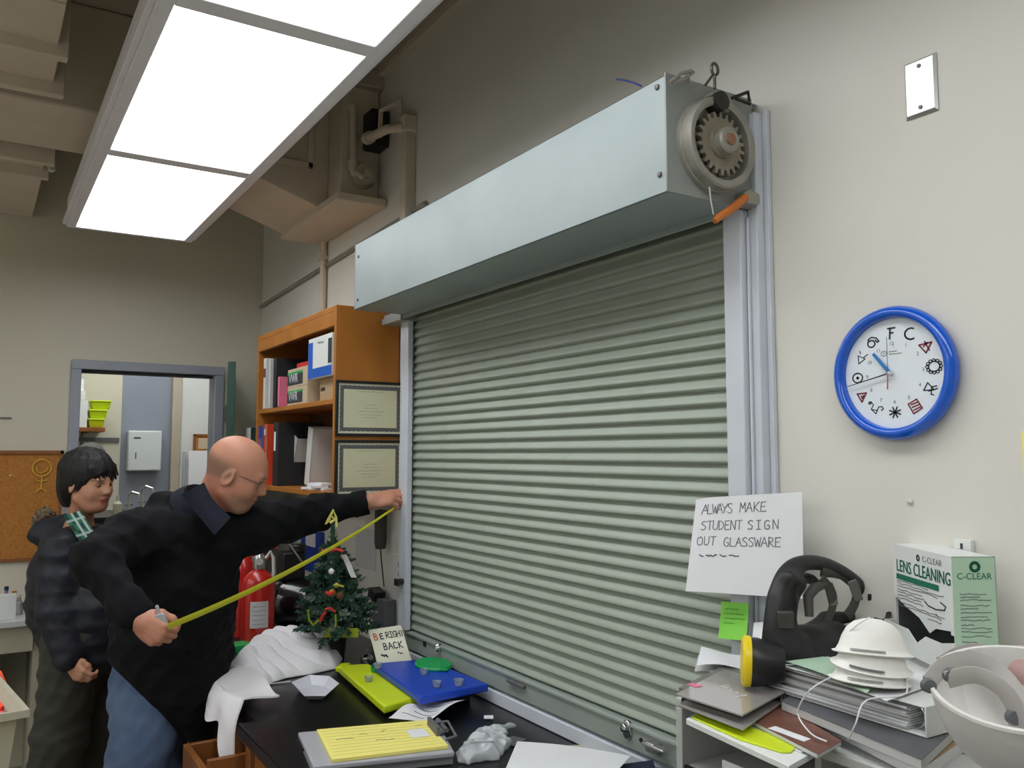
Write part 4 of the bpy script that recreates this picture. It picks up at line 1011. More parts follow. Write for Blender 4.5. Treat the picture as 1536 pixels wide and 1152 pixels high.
ya, yb = yy(428), yy(455)
for i, (za, zb) in enumerate(((SZ, SZ + .085), (SZ + .0855, SZ + .175))):
    r_ = carton('lab_box', ya, yb - .02, -.27, -.09, za, zb, 'tan_box', ('lower' if i == 0 else 'upper') + ' of the two stacked boxes lettered VWR', [(.0, .12, .78, .70, 'vwr_dark'), (.0, .70, .78, .82, 'rack_green')], grp='boxes lettered VWR')
    face_text(*r_, 'VWR', .08, .25, .062, 'paper', .95)
r_ = carton('red_box', yy(432), yy(450), -.24, -.12, SZ + .1755, SZ + .205, 'red_book', 'small red box on top of the boxes lettered VWR')
y0_, y1_ = yy(473), yy(496)
r_ = carton('small_carton', y0_, y1_, -.26, -.1, SZ, SZ + .10, 'cardboard', 'small brown carton under the blue and white box', [(.08, .45, .35, .6, 'ink')])
r_ = carton('toner_box', yy(463), yy(499, 540), -.285, -.06, SZ + .1005, SZ + .285, 'box_white', 'white and blue printer supply box in the upper right of the bookcase', [(0, .02, 1, .25, 'blue_print'), (0, .25, .2, .9, 'blue_print'), (.86, .3, 1, .88, 'ink')])
mb_ = MB(); scr = r_[1] @ frame((-r_[2] - .0014, r_[3], 0), (0, -1, 0), (0, 0, 1)); scrawl(mb_, .12, .15, .08, .012, .003, scr); obj('scrawl', mb_, 'ink_soft', r_[0], smooth=None)
# lower shelf
LZ = BZ0 + .0245
book('binder', yy(372), .05, .22, .30, LZ, 'white_book', 'white binder at the far left of the lower shelf', 'binder', grp=g2)
book('binder', yy(379), .085, .22, .30, LZ, 'green_dark_book', 'black-green binder next to the white one, lower shelf', 'binder', grp=g2)
book('binder', yy(391), .05, .22, .305, LZ, 'lilac_book', 'lilac and blue binder left of the red one', 'binder', extra=[(0, .78, 1, 1, 'blue_book')], grp=g2)
book('binder', yy(399), .05, .22, .31, LZ, 'orange_book', 'bright red binder with a pale spine edge on the lower shelf', 'binder', extra=[(.1, .82, .5, .92, 'paper'), (.86, 0, 1, 1, 'tan_box')], grp=g2)
book('binder', yy(413), .085, .23, .315, LZ, 'dark_book', 'wide black binder with a white spine label', 'binder', extra=[(.15, .55, .5, .85, 'paper')], grp=g2)
book('file_folder', yy(425), .17, .02, .30, LZ, 'dark_book', 'black file box standing behind the tilted grey file', 'file box', x0=-.034, grp=g2)
def magfile(y, label, m, tilt, w_=.075, h=.26, x0=-.205, dep=.165):
    root = empty('magazine_file', (x0 + dep / 2, y, LZ), label, 'file box', 'magazine files on the lower shelf')
    Mf = Matrix.Translation((x0, y, LZ + w_ * math.sin(R(tilt)))) @ Matrix.Rotation(R(tilt), 4, 'X') @ Matrix.Rotation(R(-90), 4, 'Z')
    obj('shell', MB().box((0, 0, 0), (.004, dep, h), Mf).box((w_ - .004, 0, 0), (w_, dep, h), Mf).box((0, 0, 0), (w_, .004, h), Mf).box((0, dep - .004, 0), (w_, dep, h * .6), Mf).box((0, 0, 0), (w_, dep, .004), Mf), m, root, bevel=.001)
    obj('papers', MB().box((.01, .02, .006), (w_ - .012, dep - .03, h * .9), Mf), 'paper_grey', root)
magfile(PX(430, 715, -.205).y, 'pale grey magazine file leaning to the right on the lower shelf', 'paper_grey', 22, .07, .25)
magfile(PX(456, 715, -.205).y, 'white magazine file leaning beside the grey one', 'white_paint', 10, .075, .28)
for i, (u, h_, m) in enumerate(((452, .012, 'paper_grey'), (466, .01, 'paper'), (480, .014, 'paper'))):
    yq = yy(u, 716); obj('paper_pile', MB().box((-.292, yq - .12, LZ + .0005), (-.2, yq + .03, LZ + h_), None), m, label=('leftmost', 'middle', 'rightmost')[i] + ' loose paper pile at the front of the lower shelf', cat='papers', bevel=.002) if False else None
pq = yy(470, 716)
f = Matrix.Translation((-.25, pq, LZ + .0005))
obj('paper_pile', MB().box((-.04, -.11, 0), (.03, .10, .010), f @ Matrix.Rotation(R(8), 4, 'Z')).box((-.04, -.10, .0102), (.02, .09, .020), f @ Matrix.Rotation(R(-10), 4, 'Z')).box((-.035, -.10, .0203), (.02, .05, .03), f @ Matrix.Rotation(R(4), 4, 'Z')), 'paper', label='loose white papers piled at the front of the lower shelf', cat='papers')
# framed certificates on the bookcase side
def cert(u0, v0, u1, v1, label, seed):
    random.seed(seed)
    a, b = PY(u0, v0, BY0), PY(u1, v1, BY0); x0, x1, z1, z0 = a.x, b.x, a.z, b.z; W, Hh = x1 - x0, z1 - z0
    root = empty('framed_certificate', ((x0 + x1) / 2, BY0, z0), label, 'certificate', 'framed certificates on the bookcase side')
    Mf = farM((x0, BY0 - .001, z0)); t = .011
    for c_, d_ in (((0, 0), (W, t)), ((0, Hh - t), (W, Hh)), ((0, t), (t, Hh - t)), ((W - t, t), (W, Hh - t))): obj('frame_bar', MB().box((c_[0], c_[1], 0), (d_[0], d_[1], .014), Mf), 'black_plastic', root, bevel=.0015)
    obj('backing', MB().box((t, t, .001), (W - t, Hh - t, .005), Mf), 'cert_cream', root)
    bo = .008; i0 = t + bo; mt = MB()
    n1, n2 = 26, 20; e = []
    for i in range(n1): e.append((i0 + (W - 2 * i0) * i / n1, i0 + (.0022 if i % 2 else 0)))
    for i in range(n2): e.append((W - i0 - (.0022 if i % 2 else 0), i0 + (Hh - 2 * i0) * i / n2))
    for i in range(n1): e.append((W - i0 - (W - 2 * i0) * i / n1, Hh - i0 - (.0022 if i % 2 else 0)))
    for i in range(n2): e.append((i0 + (.0022 if i % 2 else 0), Hh - i0 - (Hh - 2 * i0) * i / n2))
    obj('guilloche_border', MB().prism(e, Mf @ Matrix.Translation((0, 0, .005)), .0005), 'cert_mat', root, smooth=None)
    j0 = i0 + .017; obj('certificate_sheet', MB().box((j0, j0, .005), (W - j0, Hh - j0, .006), Mf), 'cert_paper', root)
    tx = MB(); Ft = Mf @ Matrix.Translation((0, 0, .0061))
    for q, (yf, L_) in enumerate(((.80, .36), (.56, .16), (.5, .2), (.44, .36), (.38, .3), (.33, .22))): scrawl(tx, W / 2 - L_ * W / 2, Hh * yf, L_ * W, .0035, .0009, Ft, t=.0002)
    obj('printed_lines', tx, 'ink_soft', root, smooth=None, kind='stuff')
cert(503, 570, 605, 655, 'upper framed certificate on the bookcase side', 3)
cert(502, 660, 603, 742, 'lower framed certificate, just above the outstretched arm', 4)
random.seed(11)

# ------------------------------------------------------------------ far wall: cork board, bench, dispenser, shelf
cb = empty('cork_board', (-1.9, FARY, 1.1), 'brown cork board in a wooden frame on the far wall', 'cork board')
x0, x1, z0_, z1_ = -2.6, -1.118, 1.10, 1.716
obj('cork_panel', MB().box((x0, FARY - .012, z0_), (x1, FARY - .001, z1_)), 'cork', cb)
for a, b in (((x0, z0_), (x1, z0_ + .018)), ((x0, z1_ - .022), (x1, z1_)), ((x0, z0_), (x0 + .018, z1_)), ((x1 - .018, z0_), (x1, z1_))): obj('frame_bar', MB().box((a[0], FARY - .022, a[1]), (b[0], FARY - .001, b[1])), 'cork_frame', cb, bevel=.002)
def FQ(u, v): return PY(u, v, FARY - .017)
rp = MB(); c = FQ(63, 702); rad = (FQ(77, 702) - c).length
rp.tube([c + V(rad * math.cos(t), 0, rad * 1.0 * math.sin(t)) for t in [2 * math.pi * i / 24 for i in range(25)]], .0042, 8)
rp.tube([FQ(54, 700), FQ(56, 708), FQ(63, 710), FQ(70, 706), FQ(72, 700)], .0038, 8); rp.tube([FQ(54, 692), FQ(60, 689), FQ(68, 690), FQ(73, 694)], .003, 8)
rp.tube([FQ(63, 715), FQ(62, 734)], .0042, 8); rp.tube([FQ(54, 720), FQ(57, 722), FQ(64, 722), FQ(71, 720)], .004, 8); rp.tube([FQ(53, 739), FQ(57, 735), FQ(62, 733), FQ(67, 735), FQ(70, 738)], .004, 8)
obj('rope_figure', rp, 'rope_yellow', label='yellow rope stick figure with a round head pinned to the cork board', cat='ornament')
p = FQ(15, 713); obj('push_pin', MB().lathe([(0, 0), (.005, 0), (.004, .006), (.006, .01), (0, .012)], farM((p.x, FARY - .013, p.z)), 12), 'tan_box', label='small pin in the left of the cork board', cat='pin')
p = PY(8, 627, FARY); obj('wall_clip', MB().box((p.x - .06, FARY - .008, p.z - .004), (p.x + .03, FARY, p.z + .004)), 'grey_dark', label='thin grey strip on the far wall above the cork board', cat='strip')
# bench at the far left
bn = empty('side_bench', (-1.75, 5.2, 0), 'grey-beige laboratory bench below the cork board', 'bench')
tz = PY(20, 931, 4.98).z
obj('bench_top', MB().box((-2.5, 4.95, tz - .03), (-1.2, FARY - .025, tz)), 'paper_grey', bn, bevel=.004)
for x in (-2.46, -1.24): obj('bench_side', MB().box((x - .02, 5.0, 0), (x + .02, FARY - .035, tz - .03)), 'beige_plastic', bn)
obj('apron', MB().box((-2.44, 4.98, tz - .16), (-1.26, 5.0, tz - .03)), 'beige_plastic', bn, bevel=.003)
obj('back_board', MB().box((-2.44, FARY - .05, 0), (-1.26, FARY - .035, tz - .03)), 'far_paint', bn)
obj('bench_opening_shade', MB().box((-1.7, 5.1, tz - .5), (-1.40, FARY - .06, tz - .17)), 'black_plastic', bn, bevel=.006)  # black block put in as the shade of the opening under the bench
def bottle(u, v, h, r, m, capm, label, d=5.15):
    p = PY(u, v, d); root = empty('bottle', (p.x, p.y, tz), label, 'bottle', 'bottles on the side bench')
    T = Matrix.Translation((p.x, p.y, tz + .0005)); obj('bottle_body', MB().lathe([(0, 0), (r, 0), (r, h * .65), (r * .45, h * .8), (r * .4, h)], T, 16), m, root); obj('bottle_cap', MB().lathe([(r * .5, h), (r * .5, h * 1.14), (0, h * 1.14)], T, 14), capm, root)
bottle(20, 920, .10, .022, 'amber', 'orange_plastic', 'small amber bottle on the side bench', 5.2); bottle(28, 922, .09, .02, 'clear_plastic', 'white_paint', 'small clear bottle on the side bench at the jacket'); bottle(8, 918, .13, .02, 'lilac_book', 'navy', 'tall lilac bottle on the side bench')
carton('bench_box', 5.02, 5.10, -1.47, -1.34, tz + .0005, tz + .12, 'box_white', 'small white box on the side bench')
# things seen through the doorway
p0, p1 = PY(190, 646, BY), PY(238, 706, BY)
td = empty('towel_dispenser', (p0.x, BY, p1.z), 'white metal paper towel dispenser on the grey wall beyond the door', 'dispenser')
Td = farM((p0.x, BY - .001, p1.z)); W, Hh = p1.x - p0.x, p0.z - p1.z
obj('cabinet', MB().box((0, 0, 0), (W, Hh, .10), Td), 'dispenser_white', td, bevel=.012, seg=3)
obj('latch_slot', MB().box((W * .16, Hh * .80, .1), (W * .36, Hh * .835, .1015), Td), 'ink', td); obj('level_slot', MB().box((W * .22, Hh * .30, .1), (W * .25, Hh * .46, .1015), Td), 'ink', td)
ws = empty('wall_shelf', (-.95, 6.9, 1.9), 'orange-brown shelf board holding white and yellow boxes beyond the door', 'shelf')
a = PY(122, 641, 6.85); b = PY(158, 641, 6.85)
obj('board', MB().box((-1.59, 6.85, a.z - .03), (b.x, BY - .015, a.z)), 'cab_wood', ws, bevel=.002)
obj('bracket', MB().tube([(b.x - .12, BY - .02, a.z - .2), (b.x - .12, BY - .02, a.z - .035), (b.x - .12, 6.9, a.z - .035)], .008, 8), 'bolt', ws)
sz = a.z + .0005
def tub(u0, u1, z0, z1, label):
    q0, q1 = PY(u0, 620, 6.88).x, PY(u1, 620, 6.88).x; root = empty('yellow_tub', ((q0 + q1) / 2, 6.98, z0), label, 'tub', 'stacked yellow tubs beyond the door'); cx = (q0 + q1) / 2; w2 = (q1 - q0) / 2
    obj('tub_body', MB().ring_loft([[V(cx - w2 * .82, 6.90, z0), V(cx + w2 * .82, 6.90, z0), V(cx + w2 * .82, 7.05, z0), V(cx - w2 * .82, 7.05, z0)], [V(cx - w2 * .97, 6.88, z1 - .012), V(cx + w2 * .97, 6.88, z1 - .012), V(cx + w2 * .97, 7.07, z1 - .012), V(cx - w2 * .97, 7.07, z1 - .012)]]), 'neon_yellow', root, bevel=.008)
    obj('tub_lid', MB().box((cx - w2, 6.875, z1 - .012), (cx + w2, 7.075, z1)), 'neon_yellow', root, bevel=.004)
hh = PY(140, 600, 6.88).z - sz
tub(133, 158, sz, sz + hh * .33, 'lowest of the three yellow tubs on the shelf beyond the door'); tub(134, 162, sz + hh * .335, sz + hh * .66, 'middle one of the three yellow tubs on the shelf beyond the door'); tub(136, 167, sz + hh * .665, sz + hh, 'topmost yellow tub on the shelf beyond the door')
def wbox(u0, u1, v1, z0, label):
    q0, q1 = PY(u0, 620, 6.88).x, PY(u1, 620, 6.88).x; z1 = PY(u0, v1, 6.88).z; carton('white_box', 6.88, 7.05, q0, q1, z0, z1, 'box_white', label); return z1
wz = wbox(112, 131, 600, sz, 'larger white box beside the yellow tubs beyond the door'); wz2 = wbox(112, 127, 586, wz + .001, 'smaller white box on top of the other, beyond the door')
p = PY(121, 580, 6.95); obj('paper_roll', MB().lathe([(.018, 0), (.045, 0), (.045, .09), (.018, .09), (.018, 0)], Matrix.Translation((p.x - .02, 6.97, wz2 + .001)), 20), 'paper', label='white paper roll on top of the white boxes beyond the door', cat='paper roll')
pf = PY(290, 651, BY - .046); pg = PY(318, 730, BY - .046)
nb_ = empty('notice_board', (pf.x, BY - .05, pg.z), 'small wooden framed notice board on the white door', 'notice board'); W, Hh = pg.x - pf.x, pf.z - pg.z; Tn = farM((pf.x, BY - .046, pg.z))
obj('panel', MB().box((0, 0, 0), (W, Hh, .008), Tn), 'cork', nb_)
for a, b in (((0, 0), (W, .018)), ((0, Hh - .018), (W, Hh)), ((0, 0), (.018, Hh)), ((W - .022, 0), (W, Hh))): obj('frame_bar', MB().box((a[0], a[1], 0), (b[0], b[1], .016), Tn), 'cork_frame', nb_, bevel=.002)
obj('pinned_picture', MB().box((W * .25, Hh * .72, .008), (W * .75, Hh * .92, .010), Tn), 'tan_box', nb_)
a, b = PY(283, 676, BY - .06), PY(308, 760, BY - .06)
obj('hanging_sheet', MB().sheet(lambda s, t: V(a.x + (b.x - a.x) * s, BY - .068 - .012 * math.sin(t * 2.5), a.z + (b.z - a.z) * t), 6, 8, .001), 'paper', label='white sheet hanging over the notice board on the white door', cat='paper')
p = PY(276, 700, BY - .05); obj('door_handle', MB().box((p.x - .012, BY - .07, p.z - .16), (p.x + .008, BY - .045, p.z + .12)), 'grey_plastic', label='vertical grey push plate on the white door', cat='door plate', bevel=.004)
# taps on the sink bench beyond the door
sb = empty('sink_bench', (-.5, 6.6, 0), 'dark sink bench in the room beyond the door', 'bench'); sbz = PY(215, 772, 6.5).z
obj('bench_top', MB().box((-1.0, 6.4, sbz - .04), (-.24, BY - .02, sbz)), 'counter_black', sb, bevel=.004); obj('bench_body', MB().box((-.98, 6.45, 0), (-.26, BY - .02, sbz - .04)), 'cab_wood', sb)
def tap(u, h, label, m='chrome'):
    p = PY(u, 770, 6.55); root = empty('tap', (p.x, 6.55, sbz), label, 'tap', 'taps on the sink bench'); x = p.x
    obj('stem', MB().cyl((x, 6.55, sbz + .0005), (x, 6.55, sbz + h * .6), .014, .010, 12), m, root)
    obj('spout', MB().tube([(x, 6.55, sbz + h * .6), (x, 6.54, sbz + h * .9), (x + .02, 6.52, sbz + h), (x + .06, 6.5, sbz + h * .92), (x + .065, 6.5, sbz + h * .8)], .008, 8), m, root)
    obj('tap_handle', MB().tube([(x - .03, 6.55, sbz + h * .45), (x + .03, 6.55, sbz + h * .45)], .006, 8), m, root)
tap(192, .16, 'left chrome tap over the shoulder of the bald man'); tap(212, .20, 'right chrome tap with a bent spout over the shoulder of the bald man')
bq = PY(176, 770, 6.5); obj('squeeze_bottle', MB().lathe([(0, 0), (.03, 0), (.03, .08), (.012, .10), (.008, .14), (0, .14)], Matrix.Translation((bq.x, 6.5, sbz + .0005)), 16), 'beige_plastic', label='small beige squeeze bottle beside the taps, by the student\'s chin', cat='bottle')
# grey cap of somebody hidden behind the student
cp = P(136, 682, 4.75); ca = empty('grey_hat', (cp.x, cp.y, cp.z - .03), 'grey dome shaped hat rising behind the student\'s black hair', 'hat')
obj('crown', MB().lathe([(.085, -.06), (.086, -.02), (.076, .02), (.055, .05), (.028, .064), (.0, .068)], Matrix.Translation(cp), 28), 'cap_grey', ca, smooth=60)
obj('button', MB().lathe([(.008, .066), (.007, .071), (0, .072)], Matrix.Translation(cp), 10), 'cap_grey', ca)
obj('hat_stand', MB().tube([cp + V(0, 0, .06), cp + V(0, .0, -.05), cp + V(0, 0, -.12)], .012, 10).cyl(cp + V(0, 0, -.12), V(cp.x, cp.y, .02), .014, n=12).cyl(V(cp.x, cp.y, 0), V(cp.x, cp.y, .02), .14, n=20), 'cast_dark', label='slim stand carrying the grey hat, hidden behind the student', cat='stand')
# plastic bin in the left foreground
bq0 = P(45, 1064, 2.05); bz1 = bq0.z
bn2 = empty('plastic_bin', (bq0.x - .2, bq0.y + .1, 0), 'beige plastic bin on a stand in the lower left corner', 'bin')
e1 = (P(2, 985, 2.36) - bq0); e1.z = 0; e1.normalize(); e2 = V(-e1.y, e1.x, 0)
if e2.dot(RT) > 0: e2 = -e2
Mb_ = frame((bq0.x, bq0.y, bz1), e1, e2) if e1.cross(e2).z > 0 else frame((bq0.x, bq0.y, bz1), e2, e1)
La, Lb = (.50, .38) if e1.cross(e2).z > 0 else (.38, .50)
def rr_(i, z): return [Mb_ @ V(x, y, z) for x, y in ((i, i), (La - i, i), (La - i, Lb - i), (i, Lb - i))]
obj('bin_shell', MB().ring_loft([rr_(.05, -.30), rr_(.022, -.02), rr_(0, -.018), rr_(0, 0), rr_(.012, 0), rr_(.03, -.02), rr_(.055, -.29)], True, False).add(rr_(.055, -.288), [(0, 1, 2, 3)]), 'beige_plastic', bn2, smooth=25)
obj('stand', MB().box((.06, .06, -bz1), (La - .06, Lb - .06, -.301), Mb_), 'grey_dark', bn2, bevel=.01)
def inbin(u, v, z=-.028):
    return PZ(u, v, bz1 + z)
for i, (pl, m, lab, zt) in enumerate((([(-60, 1010), (2, 1006), (20, 1048), (0, 1062), (-60, 1062)], 'neon_orange', 'fluorescent orange-red slab inside the plastic bin', -.02), ([(-60, 1064), (4, 1060), (22, 1052), (16, 1070), (-60, 1074)], 'pink', 'pink slab in the plastic bin', -.03), ([(-60, 1078), (0, 1074), (22, 1064), (24, 1070), (-60, 1090)], 'rack_green', 'green tray along the near rim in the plastic bin', -.035))):
    pp = [PZ(u, v, bz1 + zt) for u, v in pl]; n = len(pp)
    obj('bin_slab', MB().add(pp + [q - V(0, 0, .05) for q in pp], [tuple(range(n)), tuple(range(2 * n - 1, n - 1, -1))] + [(j, n + j, n + (j + 1) % n, (j + 1) % n) for j in range(n)]), m, label=lab, cat='slab', group='coloured slabs in the plastic bin')
# ------------------------------------------------------------------ things on the counter
Z0 = CTOP + .0005
def slab(name, px, z, th, m, bev, **k):
    pp = [PZ(u, v, z) for u, v in px]
    if (pp[1] - pp[0]).cross(pp[2] - pp[1]).z < 0: pp = pp[::-1]
    n = len(pp); mb = MB().add([q - V(0, 0, th) for q in pp] + pp, [tuple(range(n - 1, -1, -1)), tuple(range(n, 2 * n))] + [(j, (j + 1) % n, n + (j + 1) % n, n + j) for j in range(n)])
    return obj(name, mb, m, bevel=bev, seg=3, **k)
# towel: folds heaped on the counter, one end hanging over its edge
def tp(u, v, h=0): return PZ(u, v, Z0 + h)
f = Field(V(-.80, 2.70, .80), V(-.08, 3.85, 1.06), .005)
foot = [(343, 1040), (385, 1033), (432, 1018), (470, 1012), (505, 1004), (514, 990), (500, 974), (462, 966), (410, 972), (362, 988), (338, 1012)]
fp_ = np.array([tuple(tp(u, v))[:2] for u, v in foot])
gx, gy = f.ax[0][:, None], f.ax[1][None, :]
dd_ = np.full((len(f.ax[0]), len(f.ax[1])), 9.0); ins = np.zeros_like(dd_, bool)
for i in range(len(fp_)):
    (x0, y0), (x1, y1) = fp_[i], fp_[(i + 1) % len(fp_)]; ex, ey = x1 - x0, y1 - y0
    t = np.clip(((gx - x0) * ex + (gy - y0) * ey) / (ex * ex + ey * ey), 0, 1); dd_ = np.minimum(dd_, np.hypot(gx - x0 - t * ex, gy - y0 - t * ey))
    cr = ((y0 > gy) != (y1 > gy)) & (gx < (x1 - x0) * (gy - y0) / (y1 - y0 + 1e-12) + x0); ins ^= cr
sd2 = np.where(ins, dd_, -dd_)
def bump(u, v, r): c = tp(u, v); return np.exp(-((gx - c.x) ** 2 + (gy - c.y) ** 2) / (2 * r * r))
top = .022 + .070 * bump(418, 985, .12) + .030 * bump(482, 992, .10) + .045 * bump(362, 1010, .08)
c = tp(450, 985); rr = np.hypot((gx - c.x) * 1.3, (gy - c.y) * .75); an = np.arctan2(gy - c.y, gx - c.x)
fold = np.abs(np.sin(rr * 46 + 1.6 * np.sin(an * 2 + .5) + .8)) ** .7
c2 = tp(372, 1012); r2 = np.hypot(gx - c2.x, (gy - c2.y) * .7); fold2 = np.abs(np.sin(42 * (gx * .8 + gy * .45) + 2.2 * np.sin(gy * 14))) ** .8
wl = bump(365, 1010, .10); fold = fold * (1 - wl) + fold2 * wl
hgt = (top + .032 * fold) * np.clip(1 - np.exp(-np.maximum(sd2 + .004, 0) / .028), 0, 1) - np.where(sd2 < -.004, .1, 0)
f.d = ((f.ax[2][None, None, :] - (Z0 + hgt[:, :, None])) * .5).astype(np.float32)
f.half(V(0, 0, Z0), V(0, 0, -1))
tv, tf_ = f.mesh(1)
tm_ = MB(); tm_.v = [tuple(p) for p in tv]; tm_.f = [tuple(q_) for q_ in tf_.tolist()]
def flap(s, t):
    """s along the counter edge (towards the camera), t from the heap over the edge and down"""
    y = 3.20 - .38 * s; drop = .045 + .16 * s ** 1.5 + .03 * math.sin(9 * s); wv = .010 * math.sin(13 * s + 2 * t)
    ed = -.776
    if t < .4: k_ = t / .4; return V(-.66 + (ed - .016 + .66) * k_, y + .03 * (1 - k_), Z0 + .030 + .012 * math.sin(5 * s + 3 * k_) + .012 * (1 - k_) + wv * .4)
    k_ = (t - .4) / .6; a_ = min(k_ * 3.2, 1) * 1.45
    return V(ed - .016 - .024 * math.sin(a_) - .012 * k_ + wv * k_, y - .025 * k_, Z0 + .030 - .026 * (1 - math.cos(a_)) - drop * k_)
tm_.sheet(flap, 30, 26, .006)
obj('towel', tm_, 'cloth_white', label='crumpled white towel heaped on the counter corner', cat='towel', smooth=80)
# weighing boat and a straw
out = [(437, 1023), (464, 1012), (494, 1014), (509, 1025), (488, 1044), (456, 1044)]
o3 = [PZ(u, v, Z0 + .026) for u, v in out]; c3 = sum(o3, V(0, 0, 0)) / 6; inn = [c3 + (q - c3) * .66 - V(0, 0, .0255) for q in o3]; inn2 = [c3 + (q - c3) * .63 - V(0, 0, .0235) for q in o3]; o4 = [c3 + (q - c3) * .97 for q in o3]
obj('weighing_boat', MB().ring_loft([inn2[::-1], o4[::-1], o3[::-1], inn[::-1]], True, True), 'boat_white', label='white hexagonal weighing boat on the black counter', cat='weighing boat', smooth=20)
obj('straw', MB().cyl(PZ(362, 1031, Z0 + .004), PZ(436, 1022, Z0 + .004), .0025, n=8), 'paper', label='thin white stick lying between towel and weighing boat', cat='stick')
# coloured racks
yr = empty('yellow_rack', PZ(560, 1030, Z0), 'fluorescent yellow plastic rack lying on the counter', 'rack')
def part_slab(parent, name, px, z, th, m, bev):
    pp = [PZ(u, v, z) for u, v in px]
    if (pp[1] - pp[0]).cross(pp[2] - pp[1]).z < 0: pp = pp[::-1]
    n = len(pp); mb = MB().add([q - V(0, 0, th) for q in pp] + pp, [tuple(range(n - 1, -1, -1)), tuple(range(n, 2 * n))] + [(j, (j + 1) % n, n + (j + 1) % n, n + j) for j in range(n)])
    return obj(name, mb, m, parent, bevel=bev, seg=3)
part_slab(yr, 'lid', [(506, 998), (553, 995), (629, 1044), (576, 1059)], Z0 + .040, .026, 'neon_yellow', .006)
part_slab(yr, 'tray', [(508, 1000), (554, 997), (627, 1044), (577, 1058)], Z0 + .0135, .013, 'neon_dark', .003)
part_slab(yr, 'end_tab', [(503, 1000), (512, 994), (526, 994), (516, 1002)], Z0 + .041, .02, 'neon_yellow', .004)
br = empty('blue_rack', PZ(660, 1020, Z0), 'blue plastic rack beside the yellow one', 'rack')
part_slab(br, 'lid', [(558, 995), (640, 988), (733, 1026), (631, 1046)], Z0 + .066, .0245, 'rack_blue', .005)
bq_ = [PZ(u, v, Z0 + .066) for u, v in [(558, 995), (640, 988), (733, 1026), (631, 1046)]]; bc_ = sum(bq_, V(0, 0, 0)) / 4 + V(.035, .0, 0); bq_ = [bc_ + (k_ - bc_) * .68 for k_ in bq_]
bq_ = bq_ if (bq_[1] - bq_[0]).cross(bq_[2] - bq_[1]).z > 0 else bq_[::-1]
obj('tray', MB().add([V(k_.x, k_.y, Z0) for k_ in bq_] + [V(k_.x, k_.y, Z0 + .041) for k_ in bq_], [(3, 2, 1, 0), (4, 5, 6, 7)] + [(j_, (j_ + 1) % 4, 4 + (j_ + 1) % 4, 4 + j_) for j_ in range(4)]), 'navy', br, bevel=.003)
gl = PZ(650, 999, Z0 + .0665)
gd = empty('green_lid', gl, 'bright green round lid lying on the blue rack', 'lid'); obj('disc', MB().lathe([(0, 0), (.062, 0), (.064, .006), (.060, .013), (0, .014)], Matrix.Translation(gl) @ Matrix.Rotation(R(2), 4, 'X'), 32, sy=1.25), 'rack_green', gd)
obj('tab', MB().box((-.01, -.10, .002), (.012, -.068, .008), Matrix.Translation(gl)), 'rack_green', gd, bevel=.003)
def cup(u, v, z, m, label, r=.016, name='plastic_cup'):
    p = PZ(u, v, z); obj(name, MB().lathe([(0, 0), (r * .7, 0), (r, r * 1.1), (r * .9, r * 1.1), (r * .62, .002), (0, .002)], Matrix.Translation(p), 14), m, label=label, cat='cup', group='tiny plastic cups on the racks')
zb, zy = Z0 + .067, Z0 + .041
cup(655, 1030, zb, 'clear_plastic', 'tiny clear cup at the near edge of the blue rack, left one'); cup(688, 1028, zb, 'clear_plastic', 'tiny clear cup at the near edge of the blue rack, right one', .018); cup(636, 1011, zb, 'clear_plastic', 'tiny clear cup next to the green lid')
cup(567, 1002, zb, 'clear_plastic', 'tiny clear cup at the far corner of the blue rack'); cup(553, 1022, zy, 'clear_plastic', 'pale blue tiny cup on the yellow rack')
cup(562, 1008, zy, 'rack_green', 'tiny green cup on the yellow rack'); 
p = PZ(591, 1018, zy + .012); obj('pink_ball', MB().lathe([(.0, -.011), (.008, -.008), (.0115, 0), (.008, .008), (0, .011)], Matrix.Translation(p), 14), 'pink', label='little pink ball between the yellow and blue racks', cat='ball', smooth=80)
# crumpled printed paper
a, b, c, d = PZ(583, 1080, Z0 + .01), PZ(640, 1086, Z0 + .045), PZ(697, 1053, Z0 + .03), PZ(620, 1058, Z0 + .012)
Sp = S4(a, b, c, d, lambda s, t: V(0, 0, .012 * math.sin(6 * s + 2 * t) * math.sin(3.1 * t) + .006))
pp_ = empty('crumpled_sheet', PZ(640, 1070, Z0), 'crumpled printed sheet of paper behind the yellow pad', 'paper'); obj('sheet', MB().sheet(Sp, 16, 10, .0005), 'paper', pp_, smooth=60)
mb = MB(); T = inkmap(Sp, .2, .12, .001)
for i in range(4): mb.stroke([(.04 + .03 * (i % 2) + .11 * j / 8, .025 + .024 * i) for j in range(9)], .0016, None, .0003, T)
obj('printed_lines', mb, 'ink', pp_, smooth=None, kind='stuff')
# storage clipboard with a yellow pad
cbz = Z0 + .042
cl = empty('storage_clipboard', PZ(560, 1120, Z0), 'grey storage clipboard lying on the counter', 'clipboard')
cpx = [(447, 1098), (470, 1149), (682, 1128), (656, 1081)]
part_slab(cl, 'lid', cpx, cbz, .014, 'grey_plastic', .004); part_slab(cl, 'case', [(449, 1101), (471, 1151), (680, 1131), (656, 1084)], cbz - .0145, .0275, 'grey_plastic', .003)
a, b = PZ(448, 1110, cbz - .02), PZ(457, 1124, cbz - .02); obj('latch', MB().tube([a - V(.002, 0, .0), b - V(.002, 0, 0)], .005, 8), 'black_plastic', cl)
pw = [PZ(u, v, cbz + .001) for u, v in ((640, 1078), (652, 1074), (684, 1112), (672, 1118))]
ck_ = MB().add(pw + [q + V(0, 0, .03) for q in (pw[0], pw[1])] + [q + V(0, 0, .012) for q in (pw[2], pw[3])], [(3, 2, 1, 0), (4, 5, 6, 7), (0, 1, 5, 4), (1, 2, 6, 5), (2, 3, 7, 6), (3, 0, 4, 7)])
